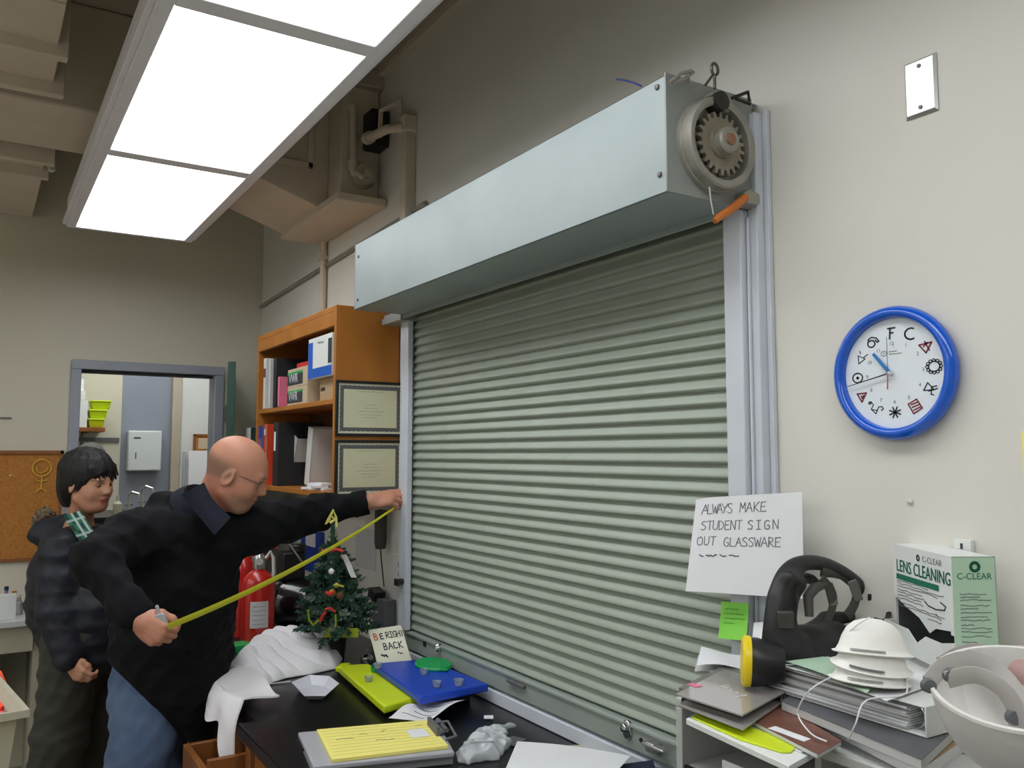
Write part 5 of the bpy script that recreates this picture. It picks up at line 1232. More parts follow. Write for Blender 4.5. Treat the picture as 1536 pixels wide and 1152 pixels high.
obj('clip', MB().box((-.052, -.022, 0), (.052, -.012, .028), frame(PZ(659, 1097, cbz + .0055), PZ(668, 1113, cbz) - PZ(640, 1080, cbz), (0, 0, 1)) @ Matrix.Rotation(R(-90), 4, 'X')).tube([PZ(650, 1085, cbz + .018), PZ(672, 1082, cbz + .024), PZ(684, 1104, cbz + .02), PZ(668, 1110, cbz + .012)], .004, 8), 'grey_dark', cl, bevel=.003)
cq = PZ(657, 1096, cbz); e_ = (PZ(671, 1116, cbz) - PZ(640, 1079, cbz)).normalized(); Mq = frame(cq + V(0, 0, .006), e_, V(0, 0, 1).cross(e_))
obj('clip_plate', MB().prism([(-.05, -.012), (.05, -.012), (.05, .012), (-.05, .012)], Mq @ Matrix.Rotation(R(28), 4, 'X'), .004).cyl(Mq @ V(-.05, .012, .008), Mq @ V(.05, .012, .008), .007, n=12), 'grey_dark', cl, bevel=.001)
yp = empty('yellow_pad', PZ(560, 1110, cbz), 'yellow lined writing pad on the grey clipboard', 'pad')
ypx = [(475, 1094), (498, 1139), (673, 1118), (638, 1080)]
part_slab(yp, 'sheets', ypx, cbz + .0095, .009, 'paper_yellow', .001)
q = [PZ(u, v, cbz + .0098) for u, v in ypx]; Sy = S4(q[0], q[3], q[2], q[1]); Sy2 = S4(q[1], q[2], q[3], q[0]); T = inkmap(Sy2, .30, .20, .0003)
mb = MB(); scrawl(mb, .035, .11, .045, .012, .0012, None, T); scrawl(mb, .10, .13, .02, .012, .001, None, T); scrawl(mb, .16, .14, .016, .016, .001, None, T); scrawl(mb, .13, .08, .05, .010, .001, None, T); scrawl(mb, .26, .16, .02, .010, .001, None, T)
obj('handwriting', mb, 'ink_soft', yp, smooth=None)
mb = MB()
for i in range(9): mb.stroke([(.01, .02 + .02 * i), (.29, .02 + .02 * i)], .0005, None, .0002, T)
obj('ruled_lines', mb, 'neon_dark', yp, smooth=None)
obj('white_label', MB().sheet(lambda s, t: T(.225 + .05 * s, .075 + .06 * t, .0006), 2, 2, .0003), 'paper', yp)
# plastic bag
f = Field(V(-.52, 1.95, .85), V(-.05, 2.4, 1.0), .0045)
f.chain([PZ(698, 1130, Z0 + .014), PZ(722, 1116, Z0 + .018), PZ(750, 1102, Z0 + .014)], [.024, .028, .02], .03); f.chain([PZ(700, 1138, Z0 + .010), PZ(735, 1130, Z0 + .012), PZ(760, 1114, Z0 + .010)], [.020, .022, .016], .03); f.chain([PZ(715, 1100, Z0 + .012), PZ(745, 1096, Z0 + .016), PZ(770, 1088, Z0 + .016)], [.014, .015, .006], .025)
f.wrinkle(.0028, [((110, 80, 60), 0, 1), ((-90, 130, 80), 1, 1), ((150, -120, 110), 2, .7)]); f.half(V(0, 0, Z0), V(0, 0, -1))
bg = empty('plastic_bag', PZ(725, 1120, Z0), 'crumpled clear plastic bag with small white parts on the counter', 'bag')
sdf_obj('bag_film', f, 'bag_plastic', bg, smooth=0)
obj('bag_print', MB().box((-.035, -.005, 0), (.03, .005, .0015), frame(PZ(724, 1112, Z0 + .047), RT, (UP * .8 - FW * .6))), 'paper', bg)
obj('bag_mark', MB().lathe([(0, 0), (.006, 0), (.005, .003), (0, .003)], frame(PZ(709, 1111, Z0 + .047), RT, (UP * .8 - FW * .6)), 12), 'ink_red', bg)
# white sheet and dark folder at the lower edge
a, b, c, d = PZ(752, 1168, Z0 + .03), PZ(900, 1185, Z0 + .068), PZ(946, 1134, Z0 + .075), PZ(776, 1112, Z0 + .03)
obj('white_sheet', MB().sheet(S4(a, b, c, d, lambda s, t: V(0, 0, .006 * math.sin(3.1 * s))), 10, 6, .0006), 'paper', label='blank white sheet at the lower edge of the picture', cat='paper', smooth=60)
slab('dark_folder', [(800, 1164), (980, 1139), (990, 1175), (800, 1200)], Z0 + .06, .0595, 'navy', .003, label='dark folder below the blank white sheet at the lower edge', cat='folder')
slab('grey_mat', [(840, 1119), (906, 1114), (940, 1142), (860, 1146)], Z0 + .004, .0035, 'beige_plastic', .001, label='pale woven mat edge behind the blank white sheet', cat='mat')
slab('clear_strip', [(768, 1103), (790, 1108), (770, 1118), (756, 1112)], Z0 + .006, .005, 'grey_dark', .002, label='small grey strip beside the plastic bag', cat='strip')
obj('paper_scrap', MB().sheet(lambda s, t: PZ(726 + 14 * s, 1073 + 5 * t, Z0 + .004 + .004 * s), 3, 2, .0005), 'paper', label='tiny paper scrap on the counter left of the shutter sill', cat='paper scrap')
# BE RIGHT BACK sign leaning by the shutter
a, b = PZ(567, 1000, Z0 + .045), PZ(617, 992, Z0 + .045)
c, d = P(602, 938, 3.30), P(553, 946, 3.36)
Sg = S4(a, b, c, d)
sg = empty('desk_sign', (a + b) / 2, 'small white board with hand lettering BE RIGHT BACK leaning by the shutter', 'sign')
obj('board', MB().sheet(Sg, 14, 14, .008), 'cert_cream', sg)
T = inkmap(Sg, 1.0, 1.15, .0045)
mb = MB(); write(mb, 'B', .10, .78, .20, .035, None, T, t=.001, jit=.02); obj('lettering', mb, 'orange_plastic', sg, smooth=None)
mb = MB(); write(mb, 'E', .29, .79, .17, .028, None, T, t=.001, jit=.02); write(mb, 'RIGHT', .47, .80, .185, .024, None, T, adv=.64, t=.001, jit=.02); write(mb, 'BACK', .30, .44, .20, .028, None, T, adv=.82, t=.001, jit=.02); obj('lettering', mb, 'ink', sg, smooth=None)
mb = MB(); scrawl(mb, .18, .2, .16, .12, .04, None, T, t=.001, n=6); scrawl(mb, .66, .2, .15, .12, .02, None, T, t=.001, n=7); obj('doodle', mb, 'navy', sg, smooth=None)
# bell-like silver piece
p = PZ(551, 993, Z0 + .0005); bl = empty('desk_bell', p, 'small silver desk bell at the foot of the sign', 'bell')
obj('dome', MB().lathe([(.026, .0), (.028, .006), (.024, .022), (.012, .032), (0, .034)], Matrix.Translation(p), 22), 'chrome', bl); obj('striker', MB().cyl(p + V(0, 0, .033), p + V(0, 0, .05), .004, n=10), 'chrome', bl)
# ------------------------------------------------------------------ miniature tree
TB = P(503, 970, 3.44); TB = V(TB.x, TB.y, Z0)
tr = empty('miniature_tree', TB, 'miniature artificial Christmas tree with ornaments on the counter', 'tree')
def tq(u, v, d=3.66):
    d = 3.44 - .13 * (972 - v) / 200 + (d - 3.66) * 1.1
    return P(u, v, d)
ax0, ax1 = tq(503, 972), tq(498, 775)
obj('trunk', MB().tube([V(ax0.x, ax0.y, Z0 + .05), ax0, (ax0 + ax1) / 2, ax1], [.012, .011, .008, .005], 8), 'shelf_inside', tr)
st_ = empty('dummy', TB) if False else None
obj('pot', MB().lathe([(0, 0), (.036, 0), (.046, .10), (.041, .10), (.034, .08), (0, .08)], Matrix.Translation((ax0.x, ax0.y, Z0)), 24), 'cast_dark', tr)
a = tq(485, 949, 3.55); b = tq(538, 949, 3.55); obj('pot_band', MB().box((0, -.018, 0), ((b - a).length, .018, .006), frame(a, b - a, (0, 0, 1))), 'neon_dark', tr, bevel=.001)
rng = np.random.default_rng(5)
leafs, leafs2 = MB(), MB()
def sprig(mb, p, dirv, L_, n):
    """a tuft of flat pointed needles along a short twig"""
    dirv = dirv.normalized(); s1 = dirv.orthogonal().normalized(); s2 = dirv.cross(s1)
    for i in range(n):
        t = i / n; c = p + dirv * (L_ * t); an = i * 2.4; o = (s1 * math.cos(an) + s2 * math.sin(an)); tip = c + o * (.023 * (1.15 - t)) + dirv * .012; w_ = dirv.cross(o) * .0068
        mb.add([c - w_, c + w_, tip + w_ * .5, tip - w_ * .5], [(0, 1, 2, 3)])
tiers = 11
for i in range(tiers):
    t = i / (tiers - 1); c = tq(510 - 10 * t, 935, 3.66) * (1 - t) + tq(499, 822, 3.66) * t; rad = .142 * (1 - t) ** .85 + .04; nn = int(15 * (1 - t) + 6)
    for j in range(nn):
        an = 2 * math.pi * (j + .5 * (i % 2)) / nn + rng.uniform(-.15, .15); d = V(math.cos(an), math.sin(an), rng.uniform(-.25, .15)); rr = rad * rng.uniform(.78, 1.08)
        for s_ in (.35, .62, .85):
            sprig(leafs if rng.random() < .82 else leafs2, c + d * (rr * s_ - .03) + V(0, 0, rng.uniform(-.01, .012)), d + V(rng.uniform(-.5, .5), rng.uniform(-.5, .5), rng.uniform(-.3, .4)), .05, 14)
sprig(leafs, tq(500, 815), ax1 - ax0, .07, 22)
obj('needles', leafs, 'tree_green', tr, smooth=None, kind='stuff'); obj('frosted_needles', leafs2, 'tree_pale', tr, smooth=None, kind='stuff')
tl = tq(499, 820, 3.655); obj('tree_top_twig', MB().tube([tl, tq(499, 800), tq(499, 778)], [.008, .009, .006], 8), 'tree_green', tr)
rb = MB()
for pts in ([(500, 765), (493, 782), (489, 786), (493, 778), (500, 765), (504, 776), (505, 790)], [(498, 775), (503, 779), (495, 784)]): rb.tube([tq(u, v, 3.615) for u, v in pts], .0055, 6, flat=.6)
obj('ribbon_top', rb, 'paper_yellow', tr)
def orn(u, v, r, m, d=3.50): p = tq(u, v, d - .02); obj('ornament', MB().lathe([(0, -r), (r * .7, -r * .7), (r, 0), (r * .7, r * .7), (0, r)], Matrix.Translation(p), 14), m, tr, smooth=80)
orn(497, 857, .012, 'mask_white', 3.55); orn(498, 889, .014, 'shelf_wood', 3.50); orn(510, 893, .016, 'shelf_inside', 3.49); orn(505, 878, .010, 'rope_yellow', 3.5)
for pts, m, r in (([(482, 826), (495, 826), (505, 824), (515, 827)], 'red_book', .006), ([(462, 915), (464, 930), (470, 938), (478, 930)], 'neon_dark', .004), ([(480, 932), (484, 924), (488, 918)], 'red_book', .006), ([(488, 914), (495, 912), (503, 918)], 'red_book', .005), ([(503, 922), (504, 934), (503, 940)], 'neon_dark', .004), ([(488, 888), (494, 891), (500, 889)], 'red_book', .007), ([(500, 878), (508, 878), (516, 880)], 'neon_dark', .004)): obj('garland', MB().tube([tq(u, v, 3.47 if v > 850 else 3.57) for u, v in pts], r, 8), m, tr)
a, b = tq(511, 832, 3.58), tq(527, 866, 3.52); obj('silver_ribbon', MB().sheet(lambda s, t: a + (b - a) * t + RT * (.022 * s) + FW * .004 * math.sin(5 * t), 2, 8, .001), 'strap_grey', tr)
# ------------------------------------------------------------------ behind the tree
def extinguisher(cx, cy, r, h, label, detail):
    root = empty('fire_extinguisher', (cx, cy, Z0), label, 'fire extinguisher', 'red fire extinguishers'); T = Matrix.Translation((cx, cy, Z0))
    obj('cylinder', MB().lathe([(0, 0), (r * .96, 0), (r, .01), (r, h * .62), (r * .93, h * .69), (r * .6, h * .75), (r * .34, h * .775), (r * .3, h * .80)], T, 32), 'red_paint', root)
    obj('valve', MB().lathe([(r * .34, h * .79), (r * .38, h * .86), (r * .3, h * .93), (r * .2, h * .95), (0, h * .95)], T, 16).box((-.03, -.014, h * .87), (.03, .014, h * .92), T), 'stainless', root, bevel=.002)
    obj('handle', MB().tube([(cx - .03, cy, Z0 + h * .97), (cx + .02, cy - .01, Z0 + h * 1.0), (cx + .075, cy - .02, Z0 + h * 1.0)], .010, 8, flat=.5).tube([(cx - .03, cy, Z0 + h * .93), (cx + .02, cy, Z0 + h * .92), (cx + .06, cy - .01, Z0 + h * .88)], .008, 8, flat=.5), 'red_paint', root)
    if detail:
        n = V(CAM.x - cx, CAM.y - cy, 0).normalized(); a0 = math.atan2(n.y, n.x) + .08
        obj('instruction_label', MB().sheet(lambda s, t: V(cx + (r + .001) * math.cos(a0 - .55 + 1.1 * s), cy + (r + .001) * math.sin(a0 - .55 + 1.1 * s), Z0 + h * (.20 + .27 * t)), 8, 2, .0008), 'paper_grey', root)
        tx = MB(); 
        for i in range(5): tx.tube([V(cx + (r + .0022) * math.cos(a0 + q), cy + (r + .0022) * math.sin(a0 + q), Z0 + h * (.24 + .045 * i)) for q in (-.4, -.15, .1, .36)], .0008, 5)
        obj('printed_lines', tx, 'ink_soft', root, kind='stuff')
        s = RT; c0 = V(cx, cy, Z0 + h * .90)
        obj('hose', MB().tube([c0 + RT * .03, c0 + RT * .05 + UP * .03, c0 + RT * .062 + UP * .0, c0 + RT * .064 - UP * .06, c0 + RT * .056 - UP * .10], .008, 8), 'white_book', root)
        obj('gauge', MB().lathe([(0, 0), (.016, 0), (.016, .012), (0, .012)], frame(c0 + n * .02 - V(0, 0, .012), V(0, 0, 1).cross(n), (0, 0, 1)), 16), 'chrome', root)
e0 = P(387, 920, 3.72); extinguisher(e0.x, e0.y, .071, .415, 'red fire extinguisher with a paper label standing behind the towel', True)
e1_ = P(364, 920, 3.9); extinguisher(e1_.x, e1_.y, .054, .47, 'second red fire extinguisher, mostly hidden behind the bald man', False)
tk = P(445, 905, 4.05); tkr = .115
ta = empty('black_tank', (tk.x, tk.y, Z0), 'glossy black round tank between extinguisher and tree', 'tank')
mat('gloss_black', (16, 16, 18), .18, var=.05, coat=.6)
Mt = frame((tk.x, tk.y, Z0 + tkr + .012), RT, (0, 0, 1)) @ Matrix.Rotation(R(90), 4, 'Y')
obj('drum', MB().lathe([(0, -.13), (tkr * .6, -.125), (tkr * .92, -.095), (tkr, -.05), (tkr, .05), (tkr * .92, .095), (tkr * .6, .125), (0, .13)], Mt, 32), 'gloss_black', ta, smooth=50)
for s in (-.06, .06): obj('foot', MB().box((tk.x + RT.x * s - .02, tk.y + RT.y * s - .05, Z0), (tk.x + RT.x * s + .02, tk.y + RT.y * s + .05, Z0 + .03)), 'cast_dark', ta)
obj('motor', MB().box((-.06, -.05, 0), (.05, .05, .13), Matrix.Translation((tk.x - .02, tk.y + .02, Z0 + 2 * tkr + .005))).cyl((tk.x + .0, tk.y, Z0 + 2 * tkr + .13), (tk.x + .0, tk.y, Z0 + 2 * tkr + .17), .04), 'black_plastic', ta, bevel=.008)
obj('rod', MB().cyl(P(420, 795, 3.9), P(452, 842, 3.9), .004, n=8), 'stainless', ta)
tq_ = P(430, 955, 3.48); rl = empty('tape_roll', (tq_.x, tq_.y, Z0), 'beige roll of tape standing behind the towel', 'tape roll')
Mr_ = frame((tq_.x, tq_.y, Z0 + .056), RT, (0, 0, 1)) @ Matrix.Translation((0, 0, -.02)); obj('tape', MB().lathe([(.044, 0), (.056, 0), (.056, .04), (.044, .04), (.044, 0)], Mr_, 32), 'tan_box', rl, smooth=30); obj('core', MB().lathe([(.0405, .001), (.0438, .001), (.0438, .039), (.0405, .039), (.0405, .001)], Mr_, 32), 'cardboard', rl, smooth=30)
p = PZ(357, 975, Z0); r_ = carton('small_green_box', p.y - .05, p.y + .04, p.x - .05, p.x + .05, Z0, Z0 + .028, 'rack_green', 'small green box between the bald man and the extinguisher', [(.2, .2, .8, .7, 'paper')])
# wall below the bookcase
p0, p1 = PX(447, 793, -.05), PX(472, 862, -.05)
bf = empty('blue_folder_rack', (-.03, p0.y, p1.z), 'dark blue wall pocket with a paper in it beside the tree', 'wall pocket'); W = p0.y - p1.y; M_ = wallM((-.004, p0.y, p1.z)); Hh = p0.z - p1.z
obj('pocket', MB().box((0, 0, 0), (W, Hh, .03), M_), 'blue_book', bf, bevel=.003); obj('paper_insert', MB().box((W * .3, Hh * .62, .03), (W * .85, Hh * .95, .0315), M_), 'paper', bf)
p0, p1 = PX(533, 790, -.004), PX(563, 858, -.004); obj('wall_sheet', MB().box((-.003, p0.y, p0.z), (-.001, p1.y, p1.z)), 'paper_grey', label='grey paper sheet on the wall to the right of the tree', cat='paper')
p0, p1 = PX(421, 788, -.003), PX(444, 870, -.003); obj('wall_panel', MB().box((-.012, p0.y, p0.z), (-.001, p1.y, p1.z)), 'white_book', label='pale panel on the wall behind the black tank', cat='panel', bevel=.002)
c0 = PX(571, 795, -.04); pl_ = empty('hanging_handset', (-.04, c0.y, c0.z - .05), 'dark grey cylinder on a cord hanging on the wall below the outstretched hand', 'handset')
obj('cylinder_body', MB().lathe([(0, -.085), (.022, -.08), (.027, -.05), (.027, .085), (0, .09)], Matrix.Translation(c0), 18), 'dark_rubber', pl_)
obj('cord', MB().tube([c0 - V(0, 0, .085), PX(573, 850, -.03), PX(576, 880, -.03)], .003, 6), 'black_plastic', pl_)
obj('adapter', MB().box((-.055, -.04, -.022), (.0, .03, .022), Matrix.Translation(PX(573, 890, -.02)) @ Matrix.Rotation(R(12), 4, 'X')), 'black_plastic', pl_, bevel=.004)
p0, p1 = PX(590, 830, -.03), PX(604, 880, -.03); ou = empty('power_strip', (-.02, p0.y, p1.z), 'white vertical outlet strip beside the shutter guide', 'outlet')
obj('strip_body', MB().box((-.03, p1.y + .012, p1.z), (-.001, p0.y, p0.z)), 'white_book', ou, bevel=.004)
for dz in (.3, .6): obj('socket', MB().box((-.032, p1.y + .03, p1.z + (p0.z - p1.z) * dz), (-.029, p1.y + .045, p1.z + (p0.z - p1.z) * dz + .018)), 'ink', ou)
p = PX(604, 872, -.06); obj('guide_knob', MB().cyl((-.0605, 3.185, p.z), (-.083, 3.185, p.z), .012, n=14).box((-.088, 3.175, p.z - .016), (-.078, 3.21, p.z + .01)), 'cast_dark', label='small dark knob on the left shutter guide', cat='knob')
p0, p1 = PX(562, 895, -.05), PX(604, 938, -.05); r_ = carton('grey_case', p0.y, 3.37, -.06, -.006, Z0, p0.z, 'grey_dark', 'grey case standing against the wall behind the sign')
# ------------------------------------------------------------------ desktop organiser in the right foreground
OX, OZ, OY = -.40, 1.2372, 1.236
og = empty('desktop_organizer', (-.22, .6, Z0), 'pale grey desktop organiser with open compartments below the wall clock', 'organizer')
obj('side_panel', MB().box((OX, OY - .016, Z0), (-.07, OY, OZ - .018)), 'organizer', og, bevel=.002)
obj('side_panel', MB().box((OX, -.1, Z0), (-.07, -.084, OZ - .018)), 'organizer', og, bevel=.002)
for y in (.92, .50): obj('divider', MB().box((OX + .01, y - .006, Z0), (-.08, y + .006, OZ - .018)), 'organizer', og)
obj('top_panel', MB().box((OX, -.1, OZ - .018), (-.06, OY, OZ)), 'organizer', og, bevel=.003)
obj('back_panel', MB().box((-.07, -.1, Z0), (-.062, OY, OZ - .018)), 'organizer', og)
obj('shelf', MB().box((OX + .012, -.084, 1.105), (-.07, OY - .016, 1.115)), 'organizer', og, bevel=.001)
obj('shelf', MB().box((OX + .012, -.084, .985), (-.07, OY - .016, .995)), 'organizer', og, bevel=.001)
obj('shelf_edge', MB().box((OX + .006, -.084, 1.098), (OX + .012, OY - .016, 1.115)), 'black_plastic', og)
lbp = PX(1090, 1147, OX + .004); obj('shelf_tag', MB().box((OX + .003, lbp.y - .045, lbp.z - .010), (OX + .006, lbp.y + .01, lbp.z + .006)), 'paper', og)
T0 = OZ + .0005
def lay(name, px, z, th, m, bev=.001, **k): return slab(name, px, z, th, m, bev, **k)
def q4(px, z): return [PZ(u, v, z) for u, v in px]
# writing board with a yellow sheet, jutting over the front
wb = empty('writing_board', PZ(1100, 1110, T0), 'white board with a yellow sheet jutting out below the clear cases', 'board')
part_slab(wb, 'board', [(1029, 1078), (1075, 1050), (1235, 1120), (1183, 1149)], T0 + .010, .0095, 'box_white', .001)
part_slab(wb, 'yellow_sheet', [(1038, 1075), (1060, 1062), (1196, 1118), (1186, 1127), (1172, 1127), (1110, 1108)], T0 + .0135, .003, 'neon_yellow', .0008)
part_slab(wb, 'white_sheet', [(1062, 1064), (1080, 1052), (1238, 1116), (1202, 1128)], T0 + .0125, .002, 'paper', .0005)
# magazine
mg = empty('magazine', PZ(1180, 1100, T0), 'brown printed magazine lying under the spiral notebook', 'magazine')
part_slab(mg, 'pages', [(1120, 1078), (1170, 1058), (1262, 1112), (1226, 1132)], T0 + .020, .006, 'paper_grey', .001); part_slab(mg, 'cover', [(1121, 1077), (1171, 1057), (1263, 1111), (1227, 1131)], T0 + .0215, .001, 'brown_print', .0003)
part_slab(mg, 'cover_strip', [(1152, 1092), (1163, 1089), (1216, 1108), (1206, 1112)], T0 + .0224, .0008, 'paper', .0002)
# two clear disc cases
def case(px, z, label, m):
    root = empty('disc_case', PZ(px[0][0], px[0][1], z), label, 'disc case', 'clear disc cases')
    part_slab(root, 'lid', px, z + .0138, .0035, 'cd_clear', .0006); c = q4(px, z); mid = sum(c, V(0, 0, 0)) / 4
    ins = [mid + (k_ - mid) * .95 for k_ in c]
    n = 4; mbx = MB()
    if (ins[1] - ins[0]).cross(ins[2] - ins[1]).z < 0: ins = ins[::-1]
    mbx.add([v + V(0, 0, .0015) for v in ins] + [v + V(0, 0, .0098) for v in ins], [(3, 2, 1, 0), (4, 5, 6, 7)] + [(j, (j + 1) % 4, 4 + (j + 1) % 4, 4 + j) for j in range(4)])
    obj('insert', mbx, m, root); part_slab(root, 'base', px, z + .0015, .0015, 'cd_clear', .0004)
    return root
case([(1018, 1056), (1114, 1093), (1180, 1048), (1078, 1020)], T0 + .014, 'lower of the two stacked clear disc cases', 'dark_book')
c1 = case([(1014, 1040), (1113, 1072), (1186, 1032), (1086, 1004)], T0 + .031, 'upper clear disc case with a grey label', 'cd_label')
pc = PZ(1042, 1028, T0 + .0452); obj('red_sticker', MB().box((-.008, -.012, 0), (.008, .012, .0005), Matrix.Translation(pc)), 'pink', c1)
tc = MB(); scrawl(tc, -.05, 0, .08, .03, .0016, frame(PZ(1092, 1040, T0 + .0452), (-.4, -1, 0), (1, -.4, 0)), n=12); obj('white_scribble', tc, 'paper', c1, smooth=None)
# loose papers behind the cases
def loose(px, z, label, m='paper', w_=.006):
    a, b, c, d = q4(px, z); obj('loose_paper', MB().sheet(S4(a, b, c, d, lambda s, t: V(0, 0, w_ * math.sin(4 * s + 2 * t) + w_)), 10, 6, .0008), m, label=label, cat='paper', group='loose papers on the organiser', smooth=60)
loose([(1046, 1003), (1130, 1010), (1130, 985), (1052, 978)], T0 + .035, 'white folded leaflet behind the clear cases'); loose([(1042, 1012), (1135, 1020), (1150, 995), (1048, 990)], T0 + .016, 'grey paper under the leaflet behind the clear cases', 'paper_grey')
a, b, c, d = PX(1128, 962, -.10), PX(1160, 966, -.10), PX(1160, 932, -.07), PX(1131, 934, -.07)
obj('white_card', MB().sheet(S4(a, b, c, d), 3, 3, .001), 'paper', label='small white card standing behind the yellow filter ring', cat='card')
# spiral notebook and paper stack under the binder
sn = empty('spiral_notebook', PZ(1270, 1080, T0), 'spiral notebook with many pages under the white binder', 'notebook')
npx = [(1172, 1052), (1232, 1018), (1440, 1088), (1382, 1140)]
part_slab(sn, 'pages', npx, T0 + .036, .014, 'paper_grey', .001); part_slab(sn, 'cover', [(u, v - 1) for u, v in npx], T0 + .0375, .001, 'grey_dark', .0003)
a, b = PZ(1172, 1050, T0 + .032), PZ(1196, 1036, T0 + .032); sp = []
for i in range(90): t = i / 89; sp.append(a + (b - a) * t + V(0, 0, .008 * math.sin(t * 2 * math.pi * 11)) + (V(-.006, -.004, 0) * math.cos(t * 2 * math.pi * 11)))
obj('spiral', MB().tube(sp, .0011, 5), 'bolt', sn)
bs = empty('book_stack', PZ(1330, 1100, T0), 'flat brown edged book under the spiral notebook', 'book'); part_slab(bs, 'pages', [(1205, 1062), (1262, 1040), (1462, 1098), (1384, 1152)], T0 + .0205, .0195, 'paper', .001); part_slab(bs, 'cover', [(1206, 1061), (1263, 1039), (1463, 1097), (1385, 1151)], T0 + .0215, .001, 'cardboard', .0003)
# white binder: spine towards the camera, pages open on the left side
BZt = 1.322; bzb = T0 + .0385
bi = empty('white_binder', (-.19, .93, bzb), 'big white ring binder full of papers under the dust masks', 'binder')
Bm = Matrix.Translation((-.332, .772, bzb)) @ Matrix.Rotation(R(-2), 4, 'Z'); BW, BD = .285, .315; BH = BZt - bzb
obj('top_cover', MB().box((0, 0, BH - .003), (BW, BD, BH), Bm), 'box_white', bi, bevel=.001); obj('bottom_cover', MB().box((0, 0, 0), (BW, BD, .003), Bm), 'box_white', bi, bevel=.001)
sp_ = obj('spine', MB().box((0, -.003, 0), (BW, 0, BH), Bm), 'box_white', bi, bevel=.001)
obj('spine_hole', MB().lathe([(0, 0), (.006, 0), (.006, .001), (0, .001)], Bm @ frame((.055, -.003, BH * .5), (1, 0, 0), (0, 0, 1)), 14), 'bolt', sp_)
for i in range(9):
    z = .004 + i * (BH - .012) / 9; sh_ = random.uniform(-.012, .006); ro = random.uniform(-1.2, 1.2)
    obj('page_block', MB().box((.008 + sh_, .03, z), (BW - .02 + sh_, BD - .006 + random.uniform(-.02, .02), z + (BH - .012) / 9 * .78), Bm @ Matrix.Rotation(R(ro), 4, 'Z')), 'paper' if i % 3 else 'paper_grey', bi)
for x in (.06, .14, .22): obj('ring', MB().tube([Bm @ V(x - .04, .03 + .018 * math.cos(t), BH / 2 + .019 * math.sin(t)) for t in [2 * math.pi * i / 16 for i in range(17)]], .0015, 6), 'chrome', bi)
for i, (px, dz, lab, m) in enumerate((([(1175, 1000), (1330, 1052), (1420, 1020), (1240, 985)], .004, 'top white sheet on the binder, below the dust masks', 'paper'), ([(1178, 992), (1300, 1040), (1330, 1010), (1235, 985)], .012, 'pale green sheet sticking out at the left of the binder top', 'box_green'))):
    a, b, c, d = q4(px, BZt + dz); obj('loose_paper', MB().sheet(S4(a, b, c, d, lambda s, t: V(0, 0, .004 * math.sin(3.1 * s))), 8, 6, .0006), m, label=lab, cat='paper', group='loose papers on the organiser', smooth=60)
# small torn papers right of the stack
slab('torn_booklet', [(1410, 1105), (1470, 1080), (1480, 1090), (1425, 1122)], T0 + .020, .0195, 'cardboard', .002, label='torn brown booklet beside the binder', cat='booklet')
# lens cleaning box standing on the binder
zt = 1.525; A3, B3, C3 = PZ(1340, 815, zt), PZ(1427, 835, zt), PZ(1490, 833, zt)
ux = (B3 - A3); fw_ = ux.length; ux.normalize(); dp = .075; uy = V(-ux.y, ux.x, 0)
if uy.dot(C3 - B3) < 0: uy = -uy
zb0 = BZt + .014; FH = zt - zb0
lb = empty('lens_cleaning_box', (B3.x, B3.y, zb0), 'white and green dispenser box lettered LENS CLEANING', 'box')
FM = frame((A3.x, A3.y, zb0), ux, (0, 0, 1)); Ff = FM if FM.col[2].xyz.dot(uy) < 0 else None
Fz = FM.col[2].xyz                      # outward normal of the front
if Fz.dot(uy) > 0: pass
def bx(a, b): return MB().box(a, b, FM)
ho = .30 * FH                            # height of the cut-out tray
out_ = [(0, ho + .035), (.06 * fw_, ho + .03), (.2 * fw_, ho + .02), (.45 * fw_, ho + .008), (.62 * fw_, ho - .012), (.72 * fw_, ho), (.96 * fw_, ho + .006), (.96 * fw_, ho), (fw_, ho), (fw_, FH), (0, FH)]
fp = obj('front_panel', MB().prism(out_, FM, .0015), 'box_white', lb)
obj('back_panel', bx((0, 0, -dp), (fw_, FH, -dp + .0015)), 'box_white', lb); obj('left_panel', bx((0, 0, -dp), (.0015, FH, 0)), 'box_white', lb)
rp_ = obj('right_panel', bx((fw_ - .0015, 0, -dp), (fw_, FH, 0)), 'box_green', lb); obj('top_panel', bx((0, FH - .0015, -dp), (fw_, FH, 0)), 'box_white', lb)
obj('tray_front', MB().prism([(0, 0), (fw_, 0), (fw_, ho - .012), (.75 * fw_, ho - .012), (.6 * fw_, ho - .03), (.45 * fw_, ho - .012), (0, ho - .012)], FM @ Matrix.Translation((0, 0, .022)), .0015), 'box_white', lb)
obj('tray_side', bx((fw_ - .0015, 0, 0), (fw_, ho - .012, .022)), 'box_white', lb); obj('tray_side', bx((0, 0, 0), (.0015, ho - .012, .022)), 'box_white', lb); obj('painted_inside_shade', bx((.003, .003, -dp + .003), (fw_ - .003, ho + .03, -.004)), 'black_plastic', lb)  # black block inside the box stands in for the shade of its opening
tx = FM @ Matrix.Translation((0, 0, .0018))
def ftext(txt, x, y, size, m, xs=1.0): obj('lettering', MB().text(txt, size, tx @ Matrix.Translation((x * fw_, y * FH, 0)), .0003, 'LEFT', xs=xs), m, fp, smooth=None)
ftext('C-CLEAR', .54, .89, .015, 'ink_soft', 1.15); ftext('LENS CLEANING', .06, .735, .032, 'print_green', .84); ftext('LENS CLEANING', .066, .737, .032, 'print_green', .84)
obj('green_band', MB().box((.06 * fw_, .655 * FH, 0), (.80 * fw_, .71 * FH, .0004), tx), 'print_green', fp); ftext('TOWELETTES', .1, .662, .011, 'paper', 1.3)
mb = MB()
